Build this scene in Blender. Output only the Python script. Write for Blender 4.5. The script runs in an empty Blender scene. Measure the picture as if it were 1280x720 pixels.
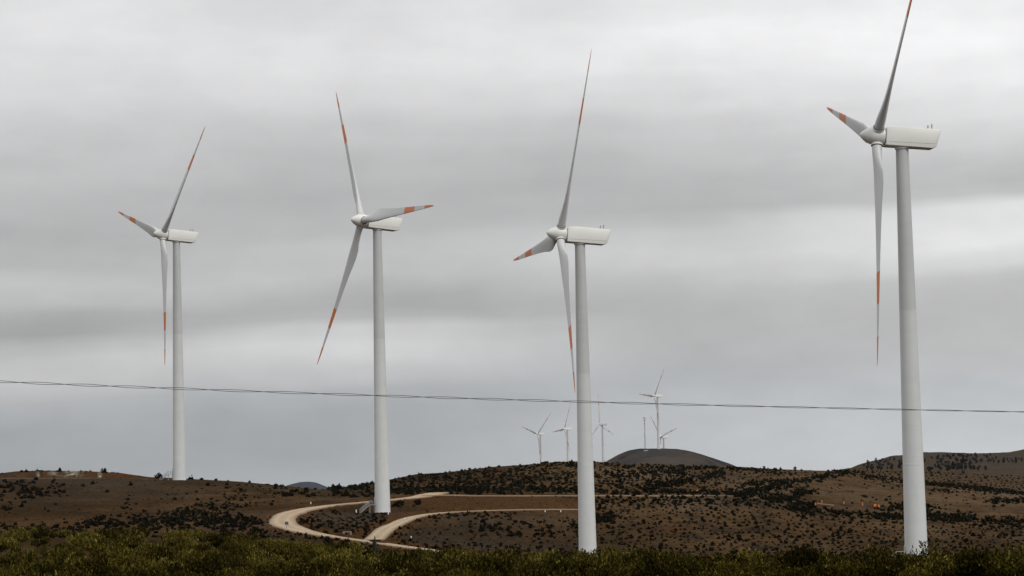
import bpy, bmesh, math, random
import numpy as np
from mathutils import Vector, Matrix

S = bpy.context.scene
COL = S.collection
R = math.radians
random.seed(7)
rng = np.random.default_rng(11)

# ------------------------------------------------------------ camera
FP = 3200.0                      # focal length in pixels of the 1280 wide photograph
HOR = 610.0
ROLL = math.atan(0.0233)
PITCH = math.atan((HOR - 360) / FP)
F_ = np.array([0, math.cos(PITCH), math.sin(PITCH)])
U0 = np.array([0, -math.sin(PITCH), math.cos(PITCH)])
X0 = np.array([1.0, 0, 0])
c_, s_ = math.cos(ROLL), math.sin(ROLL)
RT = c_ * X0 - s_ * U0
UP = s_ * X0 + c_ * U0
cam = bpy.data.cameras.new('camera')
cam.lens = 90.0
cam.sensor_width = 36.0
cam.clip_start = 0.5
cam.clip_end = 60000
camo = bpy.data.objects.new('camera', cam)
COL.objects.link(camo)
camo.matrix_world = Matrix(((RT[0], UP[0], -F_[0], 0), (RT[1], UP[1], -F_[1], 0), (RT[2], UP[2], -F_[2], 0), (0, 0, 0, 1)))
S.camera = camo

# ------------------------------------------------------------ sky, sun, exposure
SUN_EL, SUN_AZ = R(42), R(140)       # azimuth clockwise from +Y: behind the camera, to the right
W = bpy.data.worlds.new('World')
S.world = W
W.use_nodes = True
nt = W.node_tree
nt.nodes.clear()
def N(tree, typ, **kw):
    n = tree.nodes.new(typ)
    for k, v in kw.items():
        setattr(n, k, v)
    return n
def ramp(tree, stops, interp='LINEAR'):
    r = N(tree, 'ShaderNodeValToRGB')
    cr = r.color_ramp
    cr.interpolation = interp
    while len(cr.elements) < len(stops):
        cr.elements.new(0.5)
    for e, (p, c) in zip(cr.elements, stops):
        e.position = p
        e.color = (c[0], c[1], c[2], 1) if isinstance(c, (tuple, list)) else (c, c, c, 1)
    return r
def mathn(tree, op, a, b=None, c=None, clamp=False):
    m = N(tree, 'ShaderNodeMath', operation=op)
    m.use_clamp = clamp
    for i, v in enumerate((a, b, c)):
        if v is None:
            continue
        if isinstance(v, (int, float)):
            m.inputs[i].default_value = v
        else:
            tree.links.new(v, m.inputs[i])
    return m.outputs[0]
sky = N(nt, 'ShaderNodeTexSky', sky_type='NISHITA')
sky.sun_disc = False
sky.sun_elevation = SUN_EL
sky.sun_rotation = SUN_AZ
sky.air_density = 1.0
sky.dust_density = 3.0
bg_sky = N(nt, 'ShaderNodeBackground')
bg_sky.inputs[1].default_value = 0.1
nt.links.new(sky.outputs[0], bg_sky.inputs[0])
tc = N(nt, 'ShaderNodeTexCoord')
sep = N(nt, 'ShaderNodeSeparateXYZ')
nt.links.new(tc.outputs['Generated'], sep.inputs[0])
# overcast deck: layered stratus, streaks stretched along the horizon
def wnoise(sx, sy, sz, scale, detail, rough, off):
    mp = N(nt, 'ShaderNodeMapping')
    mp.inputs['Scale'].default_value = (sx, sy, sz)
    mp.inputs['Location'].default_value = off
    nt.links.new(tc.outputs['Generated'], mp.inputs[0])
    n = N(nt, 'ShaderNodeTexNoise')
    n.inputs['Scale'].default_value = scale
    n.inputs['Detail'].default_value = detail
    n.inputs['Roughness'].default_value = rough
    nt.links.new(mp.outputs[0], n.inputs['Vector'])
    return n.outputs[0]
n_warp = wnoise(1, 1, 3.2, 5.0, 3, 0.5, (3.1, 0.4, 0.7))
n_big = wnoise(1, 1, 4.5, 5.5, 4, 0.55, (1.3, 2.2, 5.1))
n_fine = wnoise(1, 1, 3.0, 16.0, 6, 0.6, (7.7, 1.0, 2.0))
zz = mathn(nt, 'MULTIPLY_ADD', n_warp, 0.024, mathn(nt, 'ADD', sep.outputs[2], -0.012))
# brightness of the layers by elevation, in four directions round the deck (8-bit grey, pixel row)
LAYERS = [
    (-0.170, [(0, 214), (50, 211), (100, 204), (150, 197), (200, 189), (240, 179), (270, 176), (300, 181), (330, 192), (356, 189), (375, 172), (393, 169), (416, 196), (446, 196), (480, 181), (510, 171), (550, 165), (600, 168)]),
    (-0.060, [(0, 212), (60, 214), (100, 207), (150, 193), (200, 184), (240, 181), (280, 183), (310, 191), (342, 189), (368, 173), (386, 173), (406, 201), (434, 207), (460, 194), (480, 181), (510, 172), (560, 172), (600, 178)]),
    (0.066, [(0, 221), (50, 229), (88, 226), (120, 212), (160, 200), (200, 190), (250, 180), (278, 178), (300, 194), (330, 201), (362, 189), (400, 180), (440, 178), (480, 182), (520, 187), (560, 190), (600, 192)]),
    (0.184, [(0, 236), (60, 235), (120, 228), (160, 218), (200, 205), (240, 190), (274, 184), (296, 217), (328, 224), (350, 210), (375, 190), (420, 188), (470, 190), (510, 196), (540, 200), (600, 206)]),
]
def lin(v):
    v = v / 255
    return ((v + .055) / 1.055) ** 2.4
cur = None
for li, (xd, rows) in enumerate(LAYERS):
    st_ = []
    for y_, v_ in reversed(rows):
        z_ = max(0.0, (610 - y_ - (xd * 3200) * 0.0233 * -1) / 3200.0)
        z_ = z_ / math.sqrt(1 + z_ * z_ + xd * xd)
        v_ = 189 + (v_ - 189) * (1.22 if v_ > 189 else 1.18) + (2 if y_ < 480 else -1)
        l_ = lin(min(v_, 247))
        tint = (1.0, 1.0, 1.008) if y_ < 480 else (0.965, 1.0, 1.025)
        st_.append((z_, tuple(l_ * q for q in tint)))
    st_ += [(0.30, (.66,) * 3), (0.55, (.85,) * 3), (1.0, (1.1,) * 3)]
    rp = ramp(nt, st_, 'EASE')
    nt.links.new(zz, rp.inputs[0])
    if cur is None:
        cur = rp.outputs[0]
    else:
        x0 = LAYERS[li - 1][0]
        fac = mathn(nt, 'MULTIPLY_ADD', sep.outputs[0], 1 / (xd - x0), -x0 / (xd - x0), clamp=True)
        mx = N(nt, 'ShaderNodeMix', data_type='RGBA')
        nt.links.new(fac, mx.inputs[0]); nt.links.new(cur, mx.inputs[6]); nt.links.new(rp.outputs[0], mx.inputs[7])
        cur = mx.outputs[2]
f1 = mathn(nt, 'MULTIPLY_ADD', n_big, 0.36, 0.82)
f2 = mathn(nt, 'MULTIPLY_ADD', n_fine, 0.20, 0.90)
n_wisp = wnoise(1, 1, 1.7, 34.0, 7, 0.62, (2.7, 4.0, 9.0))
f3 = mathn(nt, 'MULTIPLY_ADD', n_wisp, 0.16, 0.92)
ff = mathn(nt, 'MULTIPLY', mathn(nt, 'MULTIPLY', f1, f2), f3)
bg_cl = N(nt, 'ShaderNodeBackground')
nt.links.new(cur, bg_cl.inputs[0])
nt.links.new(ff, bg_cl.inputs[1])
mixw = N(nt, 'ShaderNodeMixShader')
mixw.inputs[0].default_value = 0.98
nt.links.new(bg_sky.outputs[0], mixw.inputs[1])
nt.links.new(bg_cl.outputs[0], mixw.inputs[2])
wo = N(nt, 'ShaderNodeOutputWorld')
nt.links.new(mixw.outputs[0], wo.inputs[0])

sl = bpy.data.lights.new('sun', 'SUN')
sl.energy = 1.5
sl.angle = R(14)
sl.color = (1.0, 0.975, 0.94)
so = bpy.data.objects.new('sun', sl)
COL.objects.link(so)
sd = Vector((math.sin(SUN_AZ) * math.cos(SUN_EL), math.cos(SUN_AZ) * math.cos(SUN_EL), math.sin(SUN_EL)))
so.rotation_euler = (-sd).to_track_quat('-Z', 'Y').to_euler()
S.view_settings.view_transform = 'Standard'
S.view_settings.look = 'None'
S.view_settings.exposure = 0.0
S.view_settings.gamma = 1.0
S.view_settings.use_curve_mapping = False

# ------------------------------------------------------------ helpers
def tag(o, label=None, cat=None, group=None, kind=None):
    if label: o['label'] = label
    if cat: o['category'] = cat
    if group: o['group'] = group
    if kind: o['kind'] = kind
    return o
def link(name, me, parent=None, mats=()):
    for m in mats:
        me.materials.append(m)
    o = bpy.data.objects.new(name, me)
    COL.objects.link(o)
    if parent:
        o.parent = parent
    return o
def empty(name, loc=(0, 0, 0), rz=0):
    o = bpy.data.objects.new(name, None)
    o.empty_display_size = 1
    COL.objects.link(o)
    o.location = loc
    o.rotation_euler = (0, 0, rz)
    return o
def from_bm(bm, name, smooth=False, angle=None):
    me = bpy.data.meshes.new(name)
    bmesh.ops.recalc_face_normals(bm, faces=bm.faces)
    bm.to_mesh(me)
    bm.free()
    if smooth:
        for p in me.polygons:
            p.use_smooth = True
        if angle is not None:
            me.set_sharp_from_angle(angle=angle)
    return me
def fast_mesh(name, V, Q, attrs=None, smooth=False):
    """V (n,3), Q (m,4) quads; attrs: name -> per-vertex float"""
    V = np.ascontiguousarray(V, dtype=np.float32)
    Q = np.ascontiguousarray(Q, dtype=np.int32)
    k = Q.shape[1]
    me = bpy.data.meshes.new(name)
    me.vertices.add(len(V))
    me.vertices.foreach_set('co', V.ravel())
    me.loops.add(Q.size)
    me.loops.foreach_set('vertex_index', Q.ravel())
    me.polygons.add(len(Q))
    me.polygons.foreach_set('loop_start', np.arange(0, Q.size, k, dtype=np.int32))
    me.polygons.foreach_set('loop_total', np.full(len(Q), k, dtype=np.int32))
    if smooth:
        me.polygons.foreach_set('use_smooth', np.ones(len(Q), dtype=bool))
    for an, av in (attrs or {}).items():
        a = me.attributes.new(an, 'FLOAT', 'POINT')
        a.data.foreach_set('value', np.ascontiguousarray(av, dtype=np.float32))
    me.update(calc_edges=True)
    return me
def box(bm, c, s, rot=None):
    r = bmesh.ops.create_cube(bm, size=1)
    M = Matrix.Translation(c) @ (rot.to_4x4() if rot else Matrix()) @ Matrix.Diagonal((s[0], s[1], s[2], 1))
    bmesh.ops.transform(bm, matrix=M, verts=r['verts'])
    return r['verts']
def tube(bm, a, b, r1, r2=None, seg=10, caps=True):
    a, b = Vector(a), Vector(b)
    r2 = r1 if r2 is None else r2
    d = b - a
    r = bmesh.ops.create_cone(bm, cap_ends=caps, segments=seg, radius1=r1, radius2=r2, depth=d.length)
    q = Vector((0, 0, 1)).rotation_difference(d.normalized())
    bmesh.ops.transform(bm, matrix=Matrix.Translation((a + b) / 2) @ q.to_matrix().to_4x4(), verts=r['verts'])
    return r['verts']
def lathe(bm, prof, seg=48, close=True):
    rings = []
    for z, r in prof:
        if r < 1e-4:
            rings.append([bm.verts.new((0, 0, z))])
        else:
            rings.append([bm.verts.new((r * math.cos(2 * math.pi * i / seg), r * math.sin(2 * math.pi * i / seg), z)) for i in range(seg)])
    for A, B in zip(rings, rings[1:]):
        for i in range(seg):
            j = (i + 1) % seg
            if len(A) == 1 and len(B) == 1: continue
            if len(A) == 1: bm.faces.new((A[0], B[i], B[j]))
            elif len(B) == 1: bm.faces.new((A[i], A[j], B[0]))
            else: bm.faces.new((A[i], A[j], B[j], B[i]))
    if close:
        for r_ in (rings[0], rings[-1]):
            if len(r_) > 1: bm.faces.new(r_)

# ------------------------------------------------------------ view rays (used to survey the ground from the photo's standpoint)
def ray(x, y):
    d = F_ + RT * (x - 640) / FP + UP * (360 - y) / FP
    return d / d[1]
def at(x, y, d):
    return ray(x, y) * d

# numpy value noise
_perm = rng.permutation(512)
_val = rng.random(512)
def vnoise(x, y):
    xi = np.floor(x).astype(int); yi = np.floor(y).astype(int)
    fx = x - xi; fy = y - yi
    fx = fx * fx * (3 - 2 * fx); fy = fy * fy * (3 - 2 * fy)
    def h(i, j):
        return _val[(_perm[(i + _perm[j & 511]) & 511])]
    a = h(xi, yi); b = h(xi + 1, yi); c = h(xi, yi + 1); d = h(xi + 1, yi + 1)
    return (a * (1 - fx) + b * fx) * (1 - fy) + (c * (1 - fx) + d * fx) * fy - 0.5
def fbm(x, y, o=4):
    s = 0; a = 1.0
    for k in range(o):
        s = s + a * vnoise(x * 2 ** k + 17.3 * k, y * 2 ** k + 5.1 * k)
        a *= 0.5
    return s

# ------------------------------------------------------------ terrain
W0 = 80.0
def wdt(Y):
    return np.sqrt(np.maximum(Y, 0) ** 2 + W0 ** 2)
# survey lines: (photo x, distance, photo y) or (photo x, distance, None, z)
def Cz(lst):
    out = []
    for e in lst:
        if len(e) == 3:
            p = at(e[0], e[2], e[1])
            out.append((p[0] / wdt(p[1]), p[1], p[2]))
        else:
            p = at(e[0], 600, e[1])
            out.append((p[0] / wdt(p[1]), e[1], e[3]))
    a = np.array(out)
    return a[np.argsort(a[:, 0])]
def Kz(pairs):                       # (x, d, z)
    out = []
    for x, d, z in pairs:
        p = at(x, 650, d)
        out.append((p[0] / wdt(d), d, z))
    return np.array(out)
crest = [(-200, 850, 600), (0, 848, 592), (20, 846, 589.5), (50, 846, 588.5), (100, 846, 588.5), (150, 850, 591), (188, 856, 596.5), (225, 862, 598), (300, 900, 602),
         (360, 905, 607.5), (400, 950, 612), (420, 980, 610), (470, 1000, 602), (520, 1020, 592), (560, 1030, 589.5), (600, 1040, 585),
         (665, 1050, 580), (700, 1050, 577), (740, 1050, 577), (800, 1050, 580), (920, 1050, 584), (960, 1050, 586.5), (1060, 1050, 588),
         (1130, 1050, 599), (1200, 1050, 606), (1280, 1050, 615), (1500, 1050, 630)]
K = [
    Kz([(-200, -3000, -2.0), (1500, -3000, -2.0)]),
    Kz([(-200, -200, -1.9), (1500, -200, -1.9)]),
    Kz([(-200, 12, -1.8), (1500, 12, -1.8)]),
    Kz([(0, 100, -3.45), (640, 100, -3.6), (1280, 100, -3.75)]),
    Cz([(-200, 185, 670), (0, 185, 672), (150, 185, 676), (300, 180, 685), (450, 170, 700), (600, 160, 706), (750, 156, 711), (900, 155, 715), (1050, 152, 717), (1280, 150, 717), (1500, 150, 717)]),
    Kz([(-200, 460, -10), (150, 460, -11), (450, 468, -14.5), (800, 472, -16.4), (1280, 472, -16.4)]),
    Kz([(-200, 560, -11.5), (150, 560, -13), (450, 575, -18.5), (640, 585, -21.5), (800, 585, -21.5), (1280, 550, -19.8)]),
    Cz([(-200, 620, 672), (0, 620, 668), (150, 625, 672), (300, 632, 678), (400, 636, 684), (480, 638, 688), (560, 640, 693), (640, 640, 699), (760, 625, 706), (900, 610, 708), (1050, 600, 710), (1280, 600, 710)]),
    Cz([(0, 700, 642), (150, 690, 645), (300, 668, 652), (400, 668, 653), (480, 670, 657), (560, 675, 657), (640, 680, 656), (760, 690, 655), (900, 695, 655), (1050, 695, 662), (1280, 690, 668)]),
    Cz([(0, 760, 620), (150, 760, 620), (250, 748, 624), (300, 722, 631), (340, 696, 641), (400, 694, 641.5), (480, 699, 640.3), (520, 702, 639.5), (560, 706, 637.5), (640, 712, 636.3), (700, 716, 635.8), (760, 720, 638), (900, 735, 637), (1050, 745, 648), (1280, 750, 650)]),
    Cz([(0, 805, 603), (150, 808, 603), (250, 800, 606), (300, 780, 612), (350, 730, 627), (400, 718, 631.5), (440, 723, 628.5), (480, 728, 625), (520, 732, 622), (560, 735, 621.2), (640, 737, 620.8), (760, 742, 620.5), (900, 755, 620.5), (950, 762, 622.5), (1050, 790, 634), (1150, 800, 638), (1280, 810, 641)]),
    Cz([(0, 822, 599.5), (150, 822, 599), (225, 823, 599), (300, 815, 604), (350, 770, 618), (400, 740, 627), (440, 745, 624), (480, 748, 621), (520, 750, 618.5), (560, 752, 618), (640, 752, 618), (760, 756, 618), (900, 770, 618), (1050, 805, 631), (1150, 815, 635), (1280, 825, 638)]),
    Cz([(-200, 835, 605), (0, 836, 598.6), (100, 836, 598), (150, 838, 598.2), (190, 838, 598), (225, 838, 598.6), (300, 850, 602.5), (350, 850, 607), (400, 850, 613), (440, 860, 611.5), (480, 870, 611), (560, 880, 605), (640, 880, 603), (760, 890, 603), (900, 890, 604), (1050, 900, 611), (1150, 910, 620), (1280, 920, 628)]),
    Cz(crest),
    Cz([(x, d + 110, y + 7) for x, d, y in crest]),
    Cz([(-200, 1500, 640), (400, 1500, 622), (980, 1500, 612), (1040, 1500, 589), (1060, 1500, 586.5), (1120, 1500, 586.5), (1150, 1500, 588), (1200, 1500, 590.5), (1250, 1500, 593.5), (1280, 1500, 595), (1500, 1500, 605)]),
    Cz([(-200, 1850, 640), (400, 1850, 622), (980, 1850, 612), (1040, 1850, 598), (1060, 1850, 592), (1120, 1850, 592), (1200, 1850, 596), (1280, 1850, 600), (1500, 1850, 604)]),
    Cz([(-200, 2300, 640), (400, 2300, 622), (1020, 2300, 606), (1050, 2300, 592), (1065, 2300, 586), (1082, 2300, 580), (1098, 2300, 574.5), (1112, 2300, 571), (1130, 2300, 569.5), (1160, 2300, 566), (1180, 2300, 564.3),
        (1205, 2300, 565), (1220, 2300, 566.3), (1250, 2300, 564.5), (1280, 2300, 562), (1500, 2300, 552)]),
    Kz([(-200, 2900, -22), (1000, 2900, -20), (1280, 2900, 5)]),
    Kz([(-200, 3900, -12), (1280, 3900, -5)]),
    Kz([(-200, 6500, -15), (1280, 6500, -10)]),
    Kz([(-200, 14500, -22), (1280, 14500, -18)]),
]
tt = np.concatenate([np.linspace(-7, -0.7, 14)[:-1], np.linspace(-0.7, -0.225, 60)[:-1], np.linspace(-0.225, 0.225, 760), np.linspace(0.225, 0.7, 60)[1:], np.linspace(0.7, 7, 14)[1:]])
YY = np.concatenate([np.linspace(-3000, -100, 10)[:-1], np.linspace(-100, 40, 12)[:-1], np.linspace(40, 260, 150)[:-1], np.linspace(260, 600, 70)[:-1],
                     np.linspace(600, 870, 270)[:-1], np.linspace(870, 1070, 90)[:-1], np.linspace(1070, 2350, 150)[:-1], np.linspace(2350, 4200, 40)[:-1], np.geomspace(4200, 14500, 30)])
def pchip(xk, yk, x):
    h = np.diff(xk); dl = np.diff(yk) / h
    m = np.zeros_like(yk)
    m[0] = dl[0]; m[-1] = dl[-1]
    for i in range(1, len(xk) - 1):
        if dl[i - 1] * dl[i] > 0:
            w1 = 2 * h[i] + h[i - 1]; w2 = h[i] + 2 * h[i - 1]
            m[i] = (w1 + w2) / (w1 / dl[i - 1] + w2 / dl[i])
    i = np.clip(np.searchsorted(xk, x) - 1, 0, len(h) - 1)
    s = (x - xk[i]) / h[i]
    s = np.clip(s, 0, 1)
    return ((1 + 2 * s) * (1 - s) ** 2) * yk[i] + s * (1 - s) ** 2 * h[i] * m[i] + s * s * (3 - 2 * s) * yk[i + 1] + s * s * (s - 1) * h[i] * m[i + 1]
# smooth the survey lines across the view a little, then loft them in depth
Z = np.zeros((len(tt), len(YY)))
KY = np.array([np.interp(tt, k[:, 0], k[:, 1]) for k in K])
KZ = np.array([np.interp(tt, k[:, 0], k[:, 2]) for k in K])
for i in range(len(tt)):
    Z[i] = pchip(KY[:, i], KZ[:, i], YY)
GX = tt[:, None] * wdt(YY)[None, :]
GY = np.broadcast_to(YY[None, :], GX.shape).copy()
amp = np.interp(GY, [0, 100, 260, 600, 900, 1100, 2500, 15000], [0.05, 0.3, 0.5, 0.22, 0.35, 0.7, 2.0, 2.0])
Z += amp * fbm(GX / 22, GY / 34, 4)
Z += np.interp(GY, [500, 640, 760, 1100, 2300, 3000], [0, .25, .5, 1.2, 5.0, 2.0]) * fbm(GX / 70 + 9, GY / 160, 3) * 0.8
# wide tilted shoulders outside the picture
Z += np.clip(np.abs(tt) - 0.24, 0, 1)[:, None] * np.clip(GY - 300, 0, 3000) / 3000 * 25 * (0.6 + fbm(GX / 400, GY / 500, 3))

def tindex(v, arr):
    i = np.clip(np.searchsorted(arr, v) - 1, 0, len(arr) - 2)
    return i, np.clip((v - arr[i]) / (arr[i + 1] - arr[i]), 0, 1)
def height(X, Y):
    X = np.asarray(X, float); Y = np.asarray(Y, float)
    i, a = tindex(X / wdt(Y), tt)
    j, b = tindex(Y, YY)
    return (Z[i, j] * (1 - a) + Z[i + 1, j] * a) * (1 - b) + (Z[i, j + 1] * (1 - a) + Z[i + 1, j + 1] * a) * b
YS = np.concatenate([np.arange(60, 600, 2.0), np.arange(600, 1100, 0.6), np.arange(1100, 3000, 4.0)])
def hit(x, y, dmin=0):
    r = ray(x, y)
    ys = YS[YS >= dmin]
    e = height(r[0] * ys, ys) - r[2] * ys
    k = np.argmax(e >= 0)
    if e[k] < 0:
        return None
    if k > 0 and e[k - 1] < 0:
        f = -e[k - 1] / (e[k] - e[k - 1])
        d = ys[k - 1] + f * (ys[k] - ys[k - 1])
    else:
        d = ys[k]
    return np.array([r[0] * d, d, r[2] * d])

# level pads around the four near towers
H = 80.0
NEAR = [  # hub px, distance, yaw, phase, label
    ((203.5, 293), 829.2, 28.9, 74.6, 'white wind turbine leftmost of all, standing on the crest of the left brown hill'),
    ((452, 276), 700.2, 28.6, 29.3, 'white wind turbine with one orange tipped blade reaching right, beside the curved dirt road'),
    ((700, 292.5), 589.3, 13.3, 92.8, 'white wind turbine near the middle with a short blade drooping down to the left'),
    ((1096, 170), 471.9, 5.7, 74.9, 'largest and nearest white wind turbine, far right, its upper blade leaving the frame'),
]
OVER = 4.7
bases = []
for (hx, hy), d, yaw, ph, lab in NEAR:
    hub = at(hx, hy, d)
    ya = R(yaw)
    b = hub + OVER * np.array([math.cos(ya), math.sin(ya), 0]) - np.array([0, 0, H])
    bases.append((b, ya, R(ph), lab))
    dist = np.hypot(GX - b[0], GY - b[1])
    w = np.clip(1 - (dist - 6) / 8, 0, 1); w = w * w * (3 - 2 * w)
    Z = Z * (1 - w) + (b[2]) * w

# ------------------------------------------------------------ dirt roads: surveyed centre lines laid on the ground
def catmull(P, n):
    P = [2 * P[0] - P[1]] + list(P) + [2 * P[-1] - P[-2]]
    out = []
    for i in range(1, len(P) - 2):
        a, b, c, d = P[i - 1:i + 3]
        for k in range(n):
            t = k / n
            out.append(0.5 * ((2 * b) + (c - a) * t + (2 * a - 5 * b + 4 * c - d) * t * t + (3 * b - a - 3 * c + d) * t ** 3))
    out.append(P[-2])
    return np.array(out)
def smooth1(a, k):
    for _ in range(k):
        a = np.concatenate([a[:1], (a[:-2] + 2 * a[1:-1] + a[2:]) / 4, a[-1:]])
    return a
def road_line(px, ext=None):
    P = [hit(x, y, 600)[:3] for x, y in px]
    P = [p for p in P if p is not None]
    L = catmull(P, 14)
    # resample to ~2 m
    s = np.concatenate([[0], np.cumsum(np.hypot(*np.diff(L[:, :2], axis=0).T))])
    m = int(s[-1] / 2.0)
    q = np.linspace(0, s[-1], m)
    L = np.array([np.interp(q, s, L[:, i]) for i in range(3)]).T
    L[:, 0] = smooth1(L[:, 0], 14); L[:, 1] = smooth1(L[:, 1], 14)
    L[:, 2] = smooth1(height(L[:, 0], L[:, 1]), 30)
    return L
ROADS = [
    ('road', [(548, 615.5), (530, 619.5), (510, 622.5), (480, 625.2), (440, 628.6), (405, 632), (380, 636.5), (360, 642), (352, 648), (356, 656), (370, 662.5), (392, 667), (420, 671.3), (450, 674.8), (478, 678.5), (505, 683), (540, 688), (585, 692), (640, 696)], 3.5),
    ('side_road', [(462, 673), (474, 665), (488, 657.5), (504, 650), (520, 644), (545, 640.3), (590, 638), (640, 636.6), (700, 635.9), (732, 636.4)], 3.0),
    ('upper_road', [(528, 619.3), (560, 619.6), (600, 619.5), (660, 619.4), (720, 619.3), (780, 619.3), (850, 619.4), (920, 620), (960, 623), (1005, 628.5), (1035, 631.2)], 2.1),
]
road_L = []
cut = np.zeros_like(Z)
for name, px, hw in ROADS:
    L = road_line(px)
    if road_L:                       # a branch leaves the main road flush with it
        Mn, mhw = road_L[0][1], road_L[0][2]
        for k in range(len(L)):
            dd = np.hypot(Mn[:, 0] - L[k, 0], Mn[:, 1] - L[k, 1]); q = int(dd.argmin())
            w = float(np.clip(1 - (dd[q] - mhw - 1.0) / 12, 0, 1)); w = w * w * (3 - 2 * w)
            L[k, 2] = L[k, 2] * (1 - w) + (Mn[q, 2] + .10) * w
    road_L.append((name, L, hw))
vis = (np.abs(tt) < 0.26)[:, None] & (GY > 600) & (GY < 900)
idx = np.argwhere(vis)
PX = GX[vis]; PY = GY[vis]
for name, L, hw in road_L:
    best = np.full(len(PX), 1e9); bz = np.zeros(len(PX))
    for k in range(len(L)):
        dd = np.hypot(PX - L[k, 0], PY - L[k, 1])
        m = dd < best
        best[m] = dd[m]; bz[m] = L[k, 2]
    z0 = Z[vis]
    w = np.clip(1 - (best - hw) / 3.2, 0, 1)
    w = w * w * (3 - 2 * w)
    zn = z0 * (1 - w) + (bz - 0.30) * w
    Z[vis] = zn
    cu = np.clip(1 - np.abs(best - hw - 1.6) / 2.6, 0, 1)
    cut[vis] = np.maximum(cut[vis], cu)

# soil tone map: reddish where the bank was cut, pale where the bench is scraped, grey-brown on far slopes
TX = GX / wdt(GY)
def pxcol(T):       # photo x of a direction (roll ignored)
    return 640 + T * FP
PXX = pxcol(TX)
cut = np.maximum(cut, np.clip((GY - 838) / 3, 0, 1) * np.clip((856 - GY) / 6, 0, 1) * np.clip((PXX - 10) / 20, 0, 1) * np.clip((205 - PXX) / 25, 0, 1) * 0.9)
bank = np.clip((GY - 706) / 6, 0, 1) * np.clip((736 - GY) / 4, 0, 1) * np.clip((PXX - 490) / 30, 0, 1) * np.clip((745 - PXX) / 30, 0, 1)
cut = np.maximum(cut, bank * 0.75)
cut = np.maximum(cut, np.clip(1 - np.abs(GY - 668) / 34, 0, 1) * np.clip((320 - PXX) / 80, 0, 1) * (0.5 + fbm(GX / 30, GY / 40, 3)) * 0.7)
pale = np.clip(1 - np.abs(GY - 834) / 5, 0, 1) * np.clip((240 - PXX) / 40, 0, 1) * 0.5
pale = np.maximum(pale, np.clip((GY - 850) / 30, 0, 1) * np.clip((1060 - GY) / 30, 0, 1) * np.clip((PXX - 900) / 100, 0, 1) * np.clip(0.18 + fbm(GX / 45 + 2, GY / 60, 3) * .9, 0, .5))
pale = np.maximum(pale, np.clip((PXX - 640) / 150, 0, 1) * np.clip((GY - 640) / 60, 0, 1) * np.clip(fbm(GX / 26 + 7, GY / 50 + 4, 4) * .6, 0, .35) * (GY < 1060))
rock = np.clip((GY - 838) / 2, 0, 1) * np.clip((851 - GY) / 3, 0, 1) * (np.clip(1 - np.abs(PXX - 88) / 16, 0, 1) + 0.7 * np.clip(1 - np.abs(PXX - 66) / 9, 0, 1)
        + 0.8 * np.clip(1 - np.abs(PXX - 46.5) / 2.5, 0, 1) + 0.8 * np.clip(1 - np.abs(PXX - 123) / 3, 0, 1))
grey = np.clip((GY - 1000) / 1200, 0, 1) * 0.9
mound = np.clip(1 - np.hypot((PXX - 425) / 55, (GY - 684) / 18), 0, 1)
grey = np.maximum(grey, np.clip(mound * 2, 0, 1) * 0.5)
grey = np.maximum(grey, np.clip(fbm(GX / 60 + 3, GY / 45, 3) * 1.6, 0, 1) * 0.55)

warm = np.clip((PXX - 600) / 200, 0, 1) * np.clip((GY - 640) / 60, 0, 1)
nT, nY = Z.shape
V = np.stack([GX, GY, Z], -1).reshape(-1, 3)
ii, jj = np.meshgrid(np.arange(nT - 1), np.arange(nY - 1), indexing='ij')
a = (ii * nY + jj).ravel()
Q = np.stack([a, a + nY, a + nY + 1, a + 1], 1)

# ------------------------------------------------------------ materials
def mat(name):
    m = bpy.data.materials.new(name)
    m.use_nodes = True
    t = m.node_tree
    b = t.nodes['Principled BSDF']
    return m, t, b
def tnoise(t, scale, detail=4, rough=0.55, vec=None, coord='Object', sc=None):
    n = N(t, 'ShaderNodeTexNoise')
    n.inputs['Scale'].default_value = scale
    n.inputs['Detail'].default_value = detail
    n.inputs['Roughness'].default_value = rough
    tcn = N(t, 'ShaderNodeTexCoord')
    src = tcn.outputs[coord]
    if sc:
        mp = N(t, 'ShaderNodeMapping')
        mp.inputs['Scale'].default_value = sc
        t.links.new(src, mp.inputs[0]); src = mp.outputs[0]
    t.links.new(src, n.inputs['Vector'])
    return n.outputs[0]
def mixc(t, fac, a, b, mode='MIX'):
    m = N(t, 'ShaderNodeMix', data_type='RGBA', blend_type=mode)
    for s, v in ((m.inputs[0], fac), (m.inputs[6], a), (m.inputs[7], b)):
        if isinstance(v, (int, float)): s.default_value = v
        elif isinstance(v, tuple): s.default_value = (*v, 1)
        else: t.links.new(v, s)
    return m.outputs[2]
def attr(t, name):
    return N(t, 'ShaderNodeAttribute', attribute_name=name).outputs['Fac']
def simple(name, col, rough=0.6, var=0.12, scale=3.0, metal=0):
    m, t, b = mat(name)
    n = tnoise(t, scale)
    r = ramp(t, [(0.3, tuple(c * (1 - var) for c in col)), (0.7, tuple(min(1, c * (1 + var)) for c in col))])
    t.links.new(n, r.inputs[0])
    t.links.new(r.outputs[0], b.inputs['Base Color'])
    b.inputs['Roughness'].default_value = rough
    b.inputs['Metallic'].default_value = metal
    return m

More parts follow.
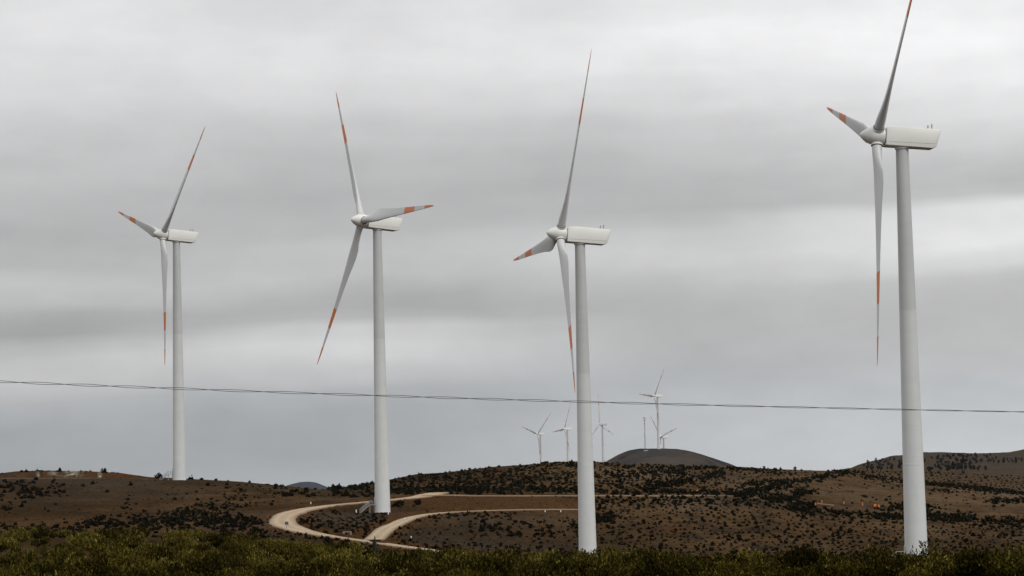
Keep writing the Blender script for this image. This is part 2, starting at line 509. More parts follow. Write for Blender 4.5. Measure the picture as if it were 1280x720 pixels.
def soil_material():
    m, t, b = mat('dry_soil')
    n1 = tnoise(t, 0.018, 5, 0.6)
    n2 = tnoise(t, 0.11, 6, 0.65, sc=(1, 0.5, 1))
    n3 = tnoise(t, 1.1, 5, 0.7)
    base = mixc(t, mathn(t, 'ADD', mathn(t, 'MULTIPLY_ADD', n1, 4.5, -1.9), mathn(t, 'MULTIPLY', attr(t, 'warm'), 0.8), clamp=True), SOIL_A, SOIL_B)
    base = mixc(t, mathn(t, 'MULTIPLY_ADD', n2, 6.0, -2.9, clamp=True), base, SOIL_C)
    base = mixc(t, mathn(t, 'MULTIPLY', mathn(t, 'MULTIPLY_ADD', tnoise(t, 0.05, 5, 0.6, sc=(1, .6, 1)), 9.0, -5.1, clamp=True), 0.8), base, (.052, .026, .012))
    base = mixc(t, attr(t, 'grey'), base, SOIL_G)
    base = mixc(t, attr(t, 'cut'), base, SOIL_R)
    base = mixc(t, attr(t, 'pale'), base, (.135, .092, .056))
    rk = mathn(t, 'MULTIPLY', attr(t, 'rock'), mathn(t, 'MULTIPLY_ADD', tnoise(t, 0.35, 4, 0.6, sc=(1, 1, .3)), 5.0, -2.0, clamp=True))
    base = mixc(t, rk, base, (.27, .28, .22))
    # grit, pebbles and dead twigs
    g = mathn(t, 'MULTIPLY', mathn(t, 'MULTIPLY_ADD', n3, 2.6, -0.25, clamp=False), mathn(t, 'MULTIPLY_ADD', tnoise(t, 3.7, 3, 0.7), 1.4, 0.3))
    base = mixc(t, 1.0, base, N_val(t, g), 'MULTIPLY')
    n5 = tnoise(t, 0.9, 6, 0.8, sc=(1, .8, 1))
    base = mixc(t, mathn(t, 'MULTIPLY', mathn(t, 'MULTIPLY_ADD', n5, 16.0, -9.6, clamp=True), 0.55), base, (.105, .075, .048))
    n4 = tnoise(t, 0.42, 3, 0.8)
    tw = mathn(t, 'MULTIPLY_ADD', n4, 14.0, -7.7, clamp=True)
    base = mixc(t, mathn(t, 'MULTIPLY', tw, 0.55), base, (.010, .0095, .006))
    t.links.new(base, b.inputs['Base Color'])
    b.inputs['Roughness'].default_value = 0.95
    b.inputs['Specular IOR Level'].default_value = 0.0
    bp = N(t, 'ShaderNodeBump')
    bp.inputs['Strength'].default_value = 0.7
    bp.inputs['Distance'].default_value = 0.5
    t.links.new(n3, bp.inputs['Height'])
    t.links.new(bp.outputs[0], b.inputs['Normal'])
    return m
def N_val(t, v):
    c = N(t, 'ShaderNodeCombineColor')
    for i in range(3):
        t.links.new(v, c.inputs[i])
    return c.outputs[0]
SOIL_A = (.030, .0175, .0075)
SOIL_B = (.068, .041, .020)
SOIL_C = (.023, .0160, .0095)
SOIL_G = (.046, .037, .029)
SOIL_R = (.058, .028, .011)
M_soil = soil_material()
me = fast_mesh('ground', V, Q, {'cut': cut.ravel(), 'pale': pale.ravel(), 'rock': np.clip(rock, 0, 1).ravel(), 'grey': grey.ravel(), 'warm': warm.ravel()}, smooth=True)
g = link('ground', me, mats=[M_soil])
tag(g, kind='structure')

# road sheets
def road_material():
    m, t, b = mat('dirt_road')
    n1 = tnoise(t, 0.25, 5, 0.6)
    n2 = tnoise(t, 2.5, 4, 0.6)
    col = ramp(t, [(0.25, (.27, .20, .135)), (0.75, (.37, .29, .205))])
    t.links.new(n1, col.inputs[0])
    tr = attr(t, 'track')           # wheel tracks run along the road
    c = mixc(t, mathn(t, 'MULTIPLY', tr, 0.5), col.outputs[0], (.44, .36, .26))
    c = mixc(t, mathn(t, 'MULTIPLY', attr(t, 'edge'), 0.75), c, (.13, .085, .052))
    c = mixc(t, mathn(t, 'MULTIPLY_ADD', tnoise(t, 0.7, 5, 0.75), 7.0, -4.1, clamp=True), c, (.17, .12, .078))
    c = mixc(t, 1.0, c, N_val(t, mathn(t, 'MULTIPLY_ADD', n2, 0.9, 0.58)), 'MULTIPLY')
    t.links.new(c, b.inputs['Base Color'])
    b.inputs['Roughness'].default_value = 0.95
    b.inputs['Specular IOR Level'].default_value = 0.0
    return m
M_road = road_material()
for ri, (name, L, hw) in enumerate(road_L):
    n = len(L)
    T = np.gradient(L[:, :2], axis=0)
    T /= np.linalg.norm(T, axis=1)[:, None] + 1e-9
    Nn = np.stack([-T[:, 1], T[:, 0]], 1)
    offs = [-1.06, -1.0, -0.86, -0.6, -0.45, -0.25, 0, 0.25, 0.45, 0.6, 0.86, 1.0, 1.06]
    dz = [-0.55, -0.06, 0.02, 0.03, 0.0, 0.03, 0.05, 0.03, 0.0, 0.03, 0.02, -0.06, -0.55]
    trk = [0, 0, 0, .3, 1, .3, 0, .3, 1, .3, 0, 0, 0]
    edg = [1, 1, .35, 0, 0, 0, 0, 0, 0, 0, .35, 1, 1]
    vs = []; at_ = []; ae = []
    wob = 1 + 0.10 * vnoise(np.arange(n) * 0.21 + 31 * ri, np.zeros(n)) * 2
    for k, o in enumerate(offs):
        tp = np.linspace(1, 0, n) ** .8 * .78 + .22 if name == 'side_road' else 1.0
        ww = tp * hw * (1 + .20 * vnoise(np.arange(n) * .33 + 31 * ri + (90 if o > 0 else 0), np.zeros(n)) + .16 * vnoise(np.arange(n) * 1.1 + 7 * ri + (50 if o > 0 else 0), np.ones(n)))
        p = np.stack([L[:, 0] + Nn[:, 0] * o * ww, L[:, 1] + Nn[:, 1] * o * ww, L[:, 2] + dz[k] - 0.03 + 0.004 * ri], 1)
        vs.append(p); at_ += [trk[k]] * n; ae += [edg[k]] * n
    vs = np.concatenate(vs)
    qs = []
    for k in range(len(offs) - 1):
        a = np.arange(n - 1) + k * n
        qs.append(np.stack([a, a + 1, a + n + 1, a + n], 1))
    rm = fast_mesh(name, vs, np.concatenate(qs), {'track': at_, 'edge': ae}, smooth=True)
    o = link(name, rm, mats=[M_road])
    tag(o, kind='structure')

# ------------------------------------------------------------ distant hills, each a solid mound with its own colour
def hill_material(name, a, b_, dark, sc):
    m, t, b = mat(name)
    r = ramp(t, [(0.35, a), (0.65, b_)])
    t.links.new(tnoise(t, sc, 5, 0.6), r.inputs[0])
    sp = mathn(t, 'MULTIPLY_ADD', tnoise(t, sc * 2.3, 5, 0.65, sc=(1, 1, 2.5)), 9.0, -5.0, clamp=True)
    c = mixc(t, sp, r.outputs[0], dark)
    t.links.new(c, b.inputs['Base Color'])
    b.inputs['Roughness'].default_value = 1.0
    b.inputs['Specular IOR Level'].default_value = 0.0
    return m
def far_hill(prof, d, depth, m, zb, bump):
    P = np.array([at(x, y, d) for x, y in prof])
    xs = np.linspace(P[0, 0], P[-1, 0], 160)
    zs = smooth1(np.interp(xs, P[:, 0], P[:, 2]), 6) + bump * .22 * fbm(xs / (depth * .14), np.zeros(160) + d, 4)
    vs_ = np.linspace(-1, 1, 81)
    XX, VV = np.meshgrid(xs, vs_, indexing='ij')
    ZZ = zb + (zs[:, None] - zb) * np.cos(VV * math.pi / 2) ** 0.8
    ZZ = ZZ + bump * fbm(XX / (depth * .12), VV * 6, 4) * (1 - np.abs(VV) * .3) * (np.abs(VV) > 0.01) * np.clip(np.abs(VV) * 4, 0, 1)
    ctr = xs.mean(); half = (xs[-1] - xs[0]) / 2
    dep = depth * np.sqrt(np.clip(1 - ((XX - ctr) / half) ** 2, 0.02, 1))
    V_ = np.stack([XX, d + VV * dep, ZZ], -1).reshape(-1, 3)
    i2, j2 = np.meshgrid(np.arange(159), np.arange(80), indexing='ij')
    a = (i2 * 81 + j2).ravel()
    o = link('hill', fast_mesh('hill', V_, np.stack([a, a + 81, a + 82, a + 1], 1), smooth=True), mats=[m])
    return tag(o, kind='structure')
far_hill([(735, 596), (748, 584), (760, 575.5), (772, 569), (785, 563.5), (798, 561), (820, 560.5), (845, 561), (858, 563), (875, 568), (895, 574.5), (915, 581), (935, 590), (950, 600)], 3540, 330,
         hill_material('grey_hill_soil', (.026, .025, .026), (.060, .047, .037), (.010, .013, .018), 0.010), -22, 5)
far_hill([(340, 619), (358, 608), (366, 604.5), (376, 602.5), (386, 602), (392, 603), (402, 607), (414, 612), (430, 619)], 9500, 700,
         hill_material('blue_hill_haze_soil', (.032, .034, .040), (.038, .040, .046), (.022, .026, .034), 0.004), -30, 6)  # distance haze painted into this hill's soil as a blue cast

# ------------------------------------------------------------ wind turbines
def paint_material(name, col, lower=None, stain=0.35):
    m, t, b = mat(name)
    n1 = tnoise(t, 0.25, 5, 0.6, sc=(1, 1, 0.35))
    c = ramp(t, [(0.3, tuple(x * 0.93 for x in col)), (0.7, col)])
    t.links.new(n1, c.inputs[0]); out = c.outputs[0]
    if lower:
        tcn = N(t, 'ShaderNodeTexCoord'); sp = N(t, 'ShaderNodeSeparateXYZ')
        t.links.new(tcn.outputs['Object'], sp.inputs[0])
        f = mathn(t, 'MULTIPLY_ADD', mathn(t, 'LESS_THAN', sp.outputs[2], 47.6), 0.35, mathn(t, 'MULTIPLY', mathn(t, 'SUBTRACT', 60.0, sp.outputs[2], clamp=False), 1 / 110.0), clamp=True)  # lighter lower paint, plus brighter light painted in gradually towards the foot
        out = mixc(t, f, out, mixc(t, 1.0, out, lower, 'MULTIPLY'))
        zf = mathn(t, 'FRACT', mathn(t, 'MULTIPLY', sp.outputs[2], 1 / 2.9))
        ring = mathn(t, 'LESS_THAN', zf, 0.035)
        out = mixc(t, mathn(t, 'MULTIPLY', ring, 0.09), out, (.3, .3, .29))
        # repair patches: blocks of slightly different paint
        br = N(t, 'ShaderNodeTexBrick')
        br.inputs['Scale'].default_value = 0.22
        br.inputs['Color1'].default_value = (1, 1, 1, 1); br.inputs['Color2'].default_value = (.95, .955, .95, 1); br.inputs['Mortar'].default_value = (.93, .93, .92, 1)
        br.inputs['Mortar Size'].default_value = 0.008
        mp = N(t, 'ShaderNodeMapping'); mp.inputs['Rotation'].default_value = (R(90), 0, 0)
        t.links.new(tcn.outputs['Object'], mp.inputs[0]); t.links.new(mp.outputs[0], br.inputs['Vector'])
        out = mixc(t, 0.7, out, br.outputs[0], 'MULTIPLY')
    st = mathn(t, 'MULTIPLY_ADD', tnoise(t, 0.5, 5, 0.7, sc=(1.3, 1.3, 0.12)), 5.0, -3.0, clamp=True)
    out = mixc(t, mathn(t, 'MULTIPLY', st, stain), out, (.36, .33, .28))
    t.links.new(out, b.inputs['Base Color'])
    b.inputs['Roughness'].default_value = 0.42
    return m
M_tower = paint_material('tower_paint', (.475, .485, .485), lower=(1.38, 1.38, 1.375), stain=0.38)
M_nac = paint_material('nacelle_paint', (.71, .715, .675), stain=0.30)
M_blade = paint_material('blade_gelcoat', (.58, .59, .59), stain=0.30)
M_orange = simple('orange_paint', (.60, .165, .022), 0.45, 0.10, 1.0)
M_dark = simple('dark_rubber', (.03, .03, .03), 0.7)
M_steel = simple('galvanised_steel', (.30, .31, .31), 0.45, 0.1, 4.0, 0.3)
M_conc = simple('concrete', (.36, .34, .30), 0.9, 0.2, 1.5)

def tower_mesh(lod=False):
    bm = bmesh.new()
    rb, rt = 2.14, 1.16
    r = lambda z: rb + (rt - rb) * z / H
    prof = [(-2.5, rb), (0, rb)]
    for zs in (() if lod else (19.0, 47.6)):
        prof += [(zs - 0.12, r(zs)), (zs - 0.11, r(zs) + 0.022), (zs + 0.11, r(zs) + 0.022), (zs + 0.12, r(zs))]
    prof += [(H - 1.9, r(H)), ]
    lathe(bm, prof, 24 if lod else 64)
    return from_bm(bm, 'tower', True, R(30))
def hub_mesh():
    bm = bmesh.new()
    lathe(bm, [(-1.35, 1.2), (-1.3, 1.66), (-0.9, 1.77), (0.0, 1.80), (0.9, 1.70), (1.45, 1.50), (1.95, 1.22), (2.4, .98), (2.8, .64), (3.05, .36), (3.2, .15), (3.24, 0)], 48)
    me = None
    return bm
def build_hub():
    bm = hub_mesh()
    # lathe about z -> nose along +x
    bmesh.ops.rotate(bm, verts=bm.verts, cent=(0, 0, 0), matrix=Matrix.Rotation(R(90), 3, 'Y'))
    for k in range(3):
        pass
    return from_bm(bm, 'hub', True, R(35))
def nacelle_mesh(small=False):
    bm = bmesh.new()
    # side outline in x (nose +) and z, extruded across y with rounded edges
    outl = [(-1.42, -1.98), (-1.42, 1.62), (-1.75, 1.86), (-3.6, 2.02), (-11.62, 1.74), (-11.72, 1.6), (-10.98, -1.75), (-10.55, -2.14), (-10.3, -2.18), (-1.9, -2.08)]
    hy = 1.78
    A = [bm.verts.new((x, -hy, z)) for x, z in outl]
    B = [bm.verts.new((x, hy, z)) for x, z in outl]
    bm.faces.new(A); bm.faces.new(B[::-1])
    n = len(outl)
    for i in range(n):
        j = (i + 1) % n
        bm.faces.new((A[i], B[i], B[j], A[j]))
    bm.verts.ensure_lookup_table()
    ed = [e for e in bm.edges if abs(e.verts[0].co.y - e.verts[1].co.y) < 0.1]
    bmesh.ops.bevel(bm, geom=ed, offset=0.16, segments=4, profile=0.5, affect='EDGES')
    return from_bm(bm, 'nacelle', True, R(32))
def blade_mesh(lod=False):
    RR = 45.0
    st = [(0.9, 1.86, 1.0), (2.2, 1.9, 1.0), (3.2, 2.05, .85), (4.6, 2.45, .62), (6.2, 3.0, .45), (8.0, 3.5, .35), (10.2, 3.72, .28), (12.3, 3.45, .25), (15, 2.95, .24), (19, 2.52, .215), (23, 2.14, .20),
          (27.0, 1.82, .19), (30, 1.60, .185), (33.2, 1.38, .18), (36.5, 1.14, .175), (39.4, .92, .17), (42, .68, .165), (43.8, .46, .16), (44.6, .28, .16), (45.0, .08, .2)]
    nseg = 12 if lod else 20
    bm = bmesh.new()
    rings = []
    for r, ch, th in st:
        fr = (r - 3) / 42
        tw = R(11 * (1 - min(1, max(0, (r - 5) / 34))) ** 1.6 + 2.5)
        blend = min(1, max(0, (r - 2.0) / 6.5)); blend = blend * blend * (3 - 2 * blend)
        ring = []
        for k in range(nseg):
            a = 2 * math.pi * k / nseg
            # circle
            cx, cy = 0.93 * math.cos(a), 0.93 * math.sin(a)
            # airfoil: leading edge at +x ; parameter u 0 LE .. 1 TE
            u = (1 - math.cos(a)) / 2
            yt = 5 * th * ch * (0.2969 * math.sqrt(u) - 0.126 * u - 0.3516 * u * u + 0.2843 * u ** 3 - 0.1036 * u ** 4)
            ax_ = ch * (0.30 - u) + 0.0
            ay_ = yt * (1 if math.sin(a) >= 0 else -0.75) + 0.02 * ch * math.sin(math.pi * u)
            x = cx * (1 - blend) + ax_ * blend
            y = cy * (1 - blend) + ay_ * blend
            # straight leading edge: shift so LE is nearly a line
            x += blend * 0.25 * (1.0 - min(1, ch / 3.5))
            X = x * math.cos(tw) - y * -math.sin(tw) * -1 if False else x * math.cos(tw) + y * math.sin(tw)
            Y = -x * math.sin(tw) + y * math.cos(tw)
            # slight pre-bend, tip bows upwind
            Y -= 0.4 * max(0, fr) ** 2.2
            ring.append(bm.verts.new((X, Y, r)))
        rings.append(ring)
    bm.faces.new(rings[0][::-1])
    f = bm.faces.new(rings[-1]); f.material_index = 1
    for i, (A, B) in enumerate(zip(rings, rings[1:])):
        z0, z1 = st[i][0], st[i + 1][0]
        zm = (z0 + z1) / 2
        orange = 27 <= zm <= 33.2 or zm >= 39.4
        for k in range(nseg):
            j = (k + 1) % nseg
            f = bm.faces.new((A[k], A[j], B[j], B[k]))
            if orange: f.material_index = 1
    return from_bm(bm, 'blade', True, R(50))
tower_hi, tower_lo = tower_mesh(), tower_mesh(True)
hub_me, nac_me, blade_hi, blade_lo = build_hub(), nacelle_mesh(), blade_mesh(), blade_mesh(True)
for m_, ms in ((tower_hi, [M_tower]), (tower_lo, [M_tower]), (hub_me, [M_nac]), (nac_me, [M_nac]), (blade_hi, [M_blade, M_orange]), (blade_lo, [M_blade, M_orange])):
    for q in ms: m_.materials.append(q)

def small_meshes():
    d = {}
    bm = bmesh.new()                       # wind sensors on a little frame
    for xx, yy, hh in ((-9.75, -0.4, 1.15), (-10.45, -0.3, 1.45)):
        tube(bm, (xx, yy, 1.6), (xx, yy, 1.75 + hh), 0.075, seg=8)
        tube(bm, (xx, yy, 1.75 + hh * .45), (xx, yy, 1.75 + hh * .95), 0.15, 0.09, seg=8)
        tube(bm, (xx - .2, yy, 1.75 + hh * .8), (xx + .25, yy, 1.75 + hh * .8), 0.05, seg=6)
        tube(bm, (xx, yy, 2.2), (xx + .45, yy, 1.7), 0.06, seg=6)
    tube(bm, (-9.75, -0.4, 2.0), (-10.45, -0.3, 2.0), 0.05, seg=6)
    d['wind_sensor'] = (from_bm(bm, 'wind_sensor'), M_steel)
    bm = bmesh.new()                       # aviation lamp and hatch
    tube(bm, (-9.2, 0, 1.75), (-9.2, 0, 2.2), 0.16, 0.12, 12)
    box(bm, (-9.2, 0, 1.8), (0.5, 0.5, 0.08))
    d['warning_lamp'] = (from_bm(bm, 'warning_lamp'), simple('lamp_housing', (.35, .3, .28), .4))
    bm = bmesh.new()
    box(bm, (-4.3, 0, 2.03), (1.5, 1.2, 0.10)); bmesh.ops.bevel(bm, geom=bm.edges[:], offset=0.03, segments=1)
    d['roof_hatch'] = (from_bm(bm, 'roof_hatch'), M_nac)
    bm = bmesh.new()                       # seam along the belly
    for s in (-1, 1):
        box(bm, (-6.35, s * 1.785, -1.30), (8.9, 0.03, 0.05))
    d['belly_seam'] = (from_bm(bm, 'belly_seam'), simple('seam_grey', (.25, .25, .235), .6))
    bm = bmesh.new()                       # dark gap ring behind the spinner
    lathe(bm, [(-0.05, 1.62), (0.05, 1.62)], 40)
    bmesh.ops.rotate(bm, verts=bm.verts, cent=(0, 0, 0), matrix=Matrix.Rotation(R(90), 3, 'Y'))
    bmesh.ops.translate(bm, verts=bm.verts, vec=(-1.385, 0, 0))
    d['shaft_seal'] = (from_bm(bm, 'shaft_seal'), M_dark)
    bm = bmesh.new()                       # yaw collar between tower and nacelle, in tower space
    lathe(bm, [(H - 2.6, 1.18), (H - 2.5, 1.36), (H - 2.2, 1.36), (H - 1.75, 1.25)], 40)
    d['yaw_collar'] = (from_bm(bm, 'yaw_collar', True, R(30)), M_nac)
    bm = bmesh.new()                       # root collar ring of a blade, in blade space
    lathe(bm, [(1.62, 1.02), (1.64, 1.10), (1.95, 1.10), (1.97, 1.0)], 32)
    d['root_collar'] = (from_bm(bm, 'root_collar', True, R(30)), M_nac)
    bm = bmesh.new()
    lathe(bm, [(1.97, 1.0), (1.975, 1.055), (2.05, 1.055), (2.055, 1.0)], 32)
    d['root_gap'] = (from_bm(bm, 'root_gap'), M_dark)
    bm = bmesh.new()                       # door on the tower foot, oval top
    pts = [(-.45, 0), (.45, 0), (.45, 1.7)] + [(.45 * math.cos(a), 1.7 + .4 * math.sin(a)) for a in np.linspace(.3, math.pi - .3, 7)] + [(-.45, 1.7)]
    A = [bm.verts.new((x, 0, z)) for x, z in pts]; f = bm.faces.new(A)
    r_ = bmesh.ops.extrude_face_region(bm, geom=[f])
    bmesh.ops.translate(bm, verts=[v for v in r_['geom'] if isinstance(v, bmesh.types.BMVert)], vec=(0, .1, 0))
    d['door'] = (from_bm(bm, 'door'), simple('door_paint', (.45, .46, .45), .5))
    bm = bmesh.new()
    lathe(bm, [(-1.5, 2.55), (-0.05, 2.55), (0.02, 2.48), (0.025, 2.0)], 48)
    d['foundation'] = (from_bm(bm, 'foundation'), M_conc)
    # stair: local, climbs along +x to the tower wall at x=0
    bm = bmesh.new()
    for s in (-.5, .5):
        tube(bm, (-4.2, s, 0), (-1.5, s, 2.1), 0.07, seg=8)
        tube(bm, (-1.5, s, 2.1), (0.1, s, 2.1), 0.07, seg=8)
        for x_, z_ in ((-1.5, 2.1), (-.2, 2.1)):
            tube(bm, (x_, s, -.3), (x_, s, z_), 0.06, seg=8)
    for k in range(9):
        f_ = (k + .5) / 9
        box(bm, (-4.2 + 2.7 * f_, 0, 2.1 * f_ + .04), (.28, 1.0, .04))
    box(bm, (-.7, 0, 2.12), (1.6, 1.05, .05))
    d['stair'] = (from_bm(bm, 'stair'), M_steel)
    bm = bmesh.new()
    for s in (-.5, .5):
        for q in (.55, 1.05):
            tube(bm, (-4.2, s, q), (-1.5, s, 2.1 + q), 0.04, seg=6)
            tube(bm, (-1.5, s, 2.1 + q), (-.1, s, 2.1 + q), 0.04, seg=6)
        for x_, z_ in ((-4.2, 0), (-3.3, .7), (-2.4, 1.4), (-1.5, 2.1), (-.8, 2.1), (-.1, 2.1)):
            tube(bm, (x_, s, z_), (x_, s, z_ + 1.05), 0.04, seg=6)
    d['railing'] = (from_bm(bm, 'railing'), M_steel)
    for k, (me_, mm) in d.items():
        me_.materials.append(mm)
    return d
SM = small_meshes()
def add(name, me, parent, M=None):
    o = bpy.data.objects.new(name, me)
    COL.objects.link(o)
    o.parent = parent
    if M is not None:
        o.matrix_local = M
    return o
TILT = R(5)
def turbine(base, yaw, phase, label, hi=True, stair_dir=None):
    root = empty('wind_turbine', base, math.pi + yaw)
    tag(root, label, 'wind turbine', 'wind turbines')
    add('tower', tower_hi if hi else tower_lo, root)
    hubc = Vector((OVER, 0, H))
    MR = Matrix.Translation(hubc) @ Matrix.Rotation(-TILT, 4, 'Y')
    nac = add('nacelle', nac_me, root, Matrix.Translation(hubc) @ Matrix.Rotation(-R(3.4), 4, 'Y') @ Matrix.Diagonal((1, .95, .89, 1)))
    hb = add('hub', hub_me, root, MR)
    n = Vector((math.cos(TILT), 0, math.sin(TILT))); up = Vector((-math.sin(TILT), 0, math.cos(TILT))); side = n.cross(up)
    for k in range(3):
        a = phase + k * 2 * math.pi / 3
        s = math.cos(a) * up + math.sin(a) * side
        m = -math.cos(a) * side + math.sin(a) * up
        y = s.cross(m)
        M = Matrix(((m.x, y.x, s.x, hubc.x), (m.y, y.y, s.y, hubc.y), (m.z, y.z, s.z, hubc.z), (0, 0, 0, 1)))
        bl = add('blade', blade_hi if hi else blade_lo, root, M)
        if hi:
            add('root_collar', SM['root_collar'][0], bl)
            add('root_gap', SM['root_gap'][0], bl)
    if hi:
        for q in ('wind_sensor', 'warning_lamp', 'roof_hatch', 'belly_seam', 'shaft_seal'):
            add(q, SM[q][0], nac)
        add('yaw_collar', SM['yaw_collar'][0], root)
        add('foundation', SM['foundation'][0], root)
        if stair_dir is not None:
            # direction of the stair in world, from tower outwards
            aw = stair_dir - (math.pi + yaw)
            Ms = Matrix.Rotation(aw, 4, 'Z') @ Matrix.Translation((2.12, 0, 0)) @ Matrix.Rotation(math.pi, 4, 'Z')
            st = add('stair', SM['stair'][0], root, Ms)
            add('railing', SM['railing'][0], st)
            Md = Matrix.Rotation(aw, 4, 'Z') @ Matrix.Translation((2.09, 0, 2.16)) @ Matrix.Rotation(-math.pi / 2, 4, 'Z')
            add('door', SM['door'][0], root, Md)
    return root
for i, (b, ya, ph, lab) in enumerate(bases):
    turbine(Vector(b), ya, ph, lab, True, R([183, 197, 150, 183][i]))
FAR = [((672.3, 542.1), 3946, 35.7, 74.2, 'small distant wind turbine leftmost of the five on the horizon'),
       ((705.6, 535.8), 3946, 23.8, 95.5, 'small distant wind turbine just left of the middle tower, one blade up and right'),
       ((749.4, 530), 3721, -32.4, 109.8, 'small distant wind turbine just right of the middle tower, one blade straight up'),
       ((818, 494.6), 3504, 25.1, 85.1, 'distant wind turbine standing on top of the rounded grey hill'),
       ((826, 546), 3720, 28.6, 44.6, 'distant wind turbine half hidden behind the rounded grey hill')]
for (hx, hy), d, yaw, ph, lab in FAR:
    hub = at(hx, hy, d); ya = R(yaw)
    b = hub + OVER * np.array([math.cos(ya), math.sin(ya), 0]) - np.array([0, 0, H])
    turbine(Vector(b), ya, R(ph), lab, False)

# ------------------------------------------------------------ lattice mast and hut on the grey hill
def mast():
    b = at(806.5, 561.5, 3530); top = at(806.5, 520, 3530)
    h = top[2] - b[2]
    root = empty('lattice_mast', Vector(b) - Vector((0, 0, 1.5)))
    tag(root, 'thin lattice radio mast with antennas on top of the grey hill', 'mast')
    bm = bmesh.new()
    w = 0.9
    cs = [(w, -w * .6), (-w, -w * .6), (0, w)]
    n = 16; st = h / n
    for cx, cy in cs:
        tube(bm, (cx, cy, 0), (cx * .6, cy * .6, h), .13, .09, 6)
    for k in range(n):
        s0, s1 = 1 - .4 * k / n, 1 - .4 * (k + 1) / n
        for a in range(3):
            p, q = cs[a], cs[(a + 1) % 3]
            tube(bm, (p[0] * s0, p[1] * s0, k * st), (q[0] * s1, q[1] * s1, (k + 1) * st), .07, seg=5)
            tube(bm, (p[0] * s0, p[1] * s0, k * st), (q[0] * s0, q[1] * s0, k * st), .07, seg=5)
    o = link('lattice', from_bm(bm, 'lattice'), root, [simple('mast_paint', (.22, .21, .21), .5)])
    am = simple('antenna_grey', (.10, .09, .09), .5)
    for z, r in ((h * .90, .8), (h * .97, .6), (h * .80, .9), (h * .45, .7)):
        for a in range(2):
            bm = bmesh.new()
            an = a * 2.6 + z
            x, y = math.cos(an) * (r + .5), math.sin(an) * (r + .5)
            box(bm, (x, y, z), (.4, .4, 2.2)); tube(bm, (x * .3, y * .3, z), (x * .92, y * .92, z), .06, seg=5)
            link('antenna', from_bm(bm, 'antenna'), root, [am])
mast()
def hut():
    p = at(807.5, 564.5, 3470)
    bm = bmesh.new()
    root = empty('equipment_hut', Vector(p) - Vector((0, 0, 2.2)))
    tag(root, 'small white equipment hut at the foot of the lattice mast', 'hut')
    box(bm, (0, 0, 1.5), (5.5, 3.5, 5)); bmesh.ops.bevel(bm, geom=bm.edges[:], offset=.06)
    link('wall', from_bm(bm, 'wall'), root, [simple('hut_white', (.6, .62, .63), .7)])
    bm = bmesh.new(); box(bm, (0, 0, 4.15), (6.2, 4.2, .3)); link('roof', from_bm(bm, 'roof'), root, [simple('hut_roof', (.4, .42, .44), .6)])
    bm = bmesh.new(); box(bm, (-1.2, -1.78, 1.6), (1.0, .08, 2.2)); link('door', from_bm(bm, 'door'), root, [simple('hut_door', (.2, .22, .25), .6)])
hut()

# ------------------------------------------------------------ twisted service cable across the view
def cable():
    D = 100.0
    pts = [(-100, 474.2), (0, 476), (150, 482.6), (300, 488.3), (470, 494.2), (640, 499.8), (760, 503.2), (900, 507), (1000, 509.4), (1130, 512.4), (1280, 515), (1380, 516)]
    P = np.array([at(x, y, D) for x, y in pts])
    pf = np.polyfit(P[:, 0], P[:, 2], 2)
    root = empty('overhead_cable', Vector((0, D, np.polyval(pf, 0))))
    tag(root, 'thin dark twisted overhead cable sagging across the whole sky', 'cable')
    xs = np.arange(-75, 75, 0.06)
    m = simple('cable_sheath', (.05, .05, .048), .5)
    zc = np.polyval(pf, xs) - np.polyval(pf, 0)
    for s in range(2):
        # lay length drifts a little along the span
        th = xs * 2 * math.pi / 3.9 + 0.5 * np.sin(xs * .35) + s * math.pi
        rad = 0.040 * np.interp(xs, [-20, 4, 20], [1, .8, .35])
        cy = np.cos(th) * rad; cz = zc + np.sin(th) * rad
        n = len(xs); seg = 6; rr = 0.0115
        V_ = np.zeros((n, seg, 3))
        for k in range(seg):
            a = 2 * math.pi * k / seg
            V_[:, k, 0] = xs; V_[:, k, 1] = cy + rr * math.cos(a); V_[:, k, 2] = cz + rr * math.sin(a)
        i2, k2 = np.meshgrid(np.arange(n - 1), np.arange(seg), indexing='ij')
        a = (i2 * seg + k2).ravel(); b = (i2 * seg + (k2 + 1) % seg).ravel()
        link('strand', fast_mesh('strand', V_.reshape(-1, 3), np.stack([a, b, b + seg, a + seg], 1), smooth=True), root, [m])
cable()

# ------------------------------------------------------------ vegetation
def leaf_material(name, cols, rough=0.8, rnd=0.38):
    m, t, b = mat(name)
    r = ramp(t, [(i / (len(cols) - 1), c) for i, c in enumerate(cols)])
    oi = N(t, 'ShaderNodeObjectInfo')
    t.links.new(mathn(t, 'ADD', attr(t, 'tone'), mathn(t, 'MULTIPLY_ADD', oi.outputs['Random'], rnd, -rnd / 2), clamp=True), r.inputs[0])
    t.links.new(r.outputs[0], b.inputs['Base Color'])
    b.inputs['Roughness'].default_value = rough
    b.inputs['Specular IOR Level'].default_value = 0.0
    return m
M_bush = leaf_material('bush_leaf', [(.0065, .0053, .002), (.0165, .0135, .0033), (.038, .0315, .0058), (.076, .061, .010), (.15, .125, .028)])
M_shrub = leaf_material('shrub_leaf', [(.002, .002, .001), (.0050, .0048, .0022), (.018, .016, .006)])
M_tree = leaf_material('far_tree_leaf', [(.006, .008, .007), (.014, .016, .013)])
def quads_from(C, U_, V_):
    """centres and half axes -> verts, quads"""
    n = len(C)
    v = np.stack([C - U_ - V_, C + U_ - V_, C + U_ * .55 + V_, C - U_ * .55 + V_], 1).reshape(-1, 3)
    q = np.arange(4 * n).reshape(n, 4)
    return v, q
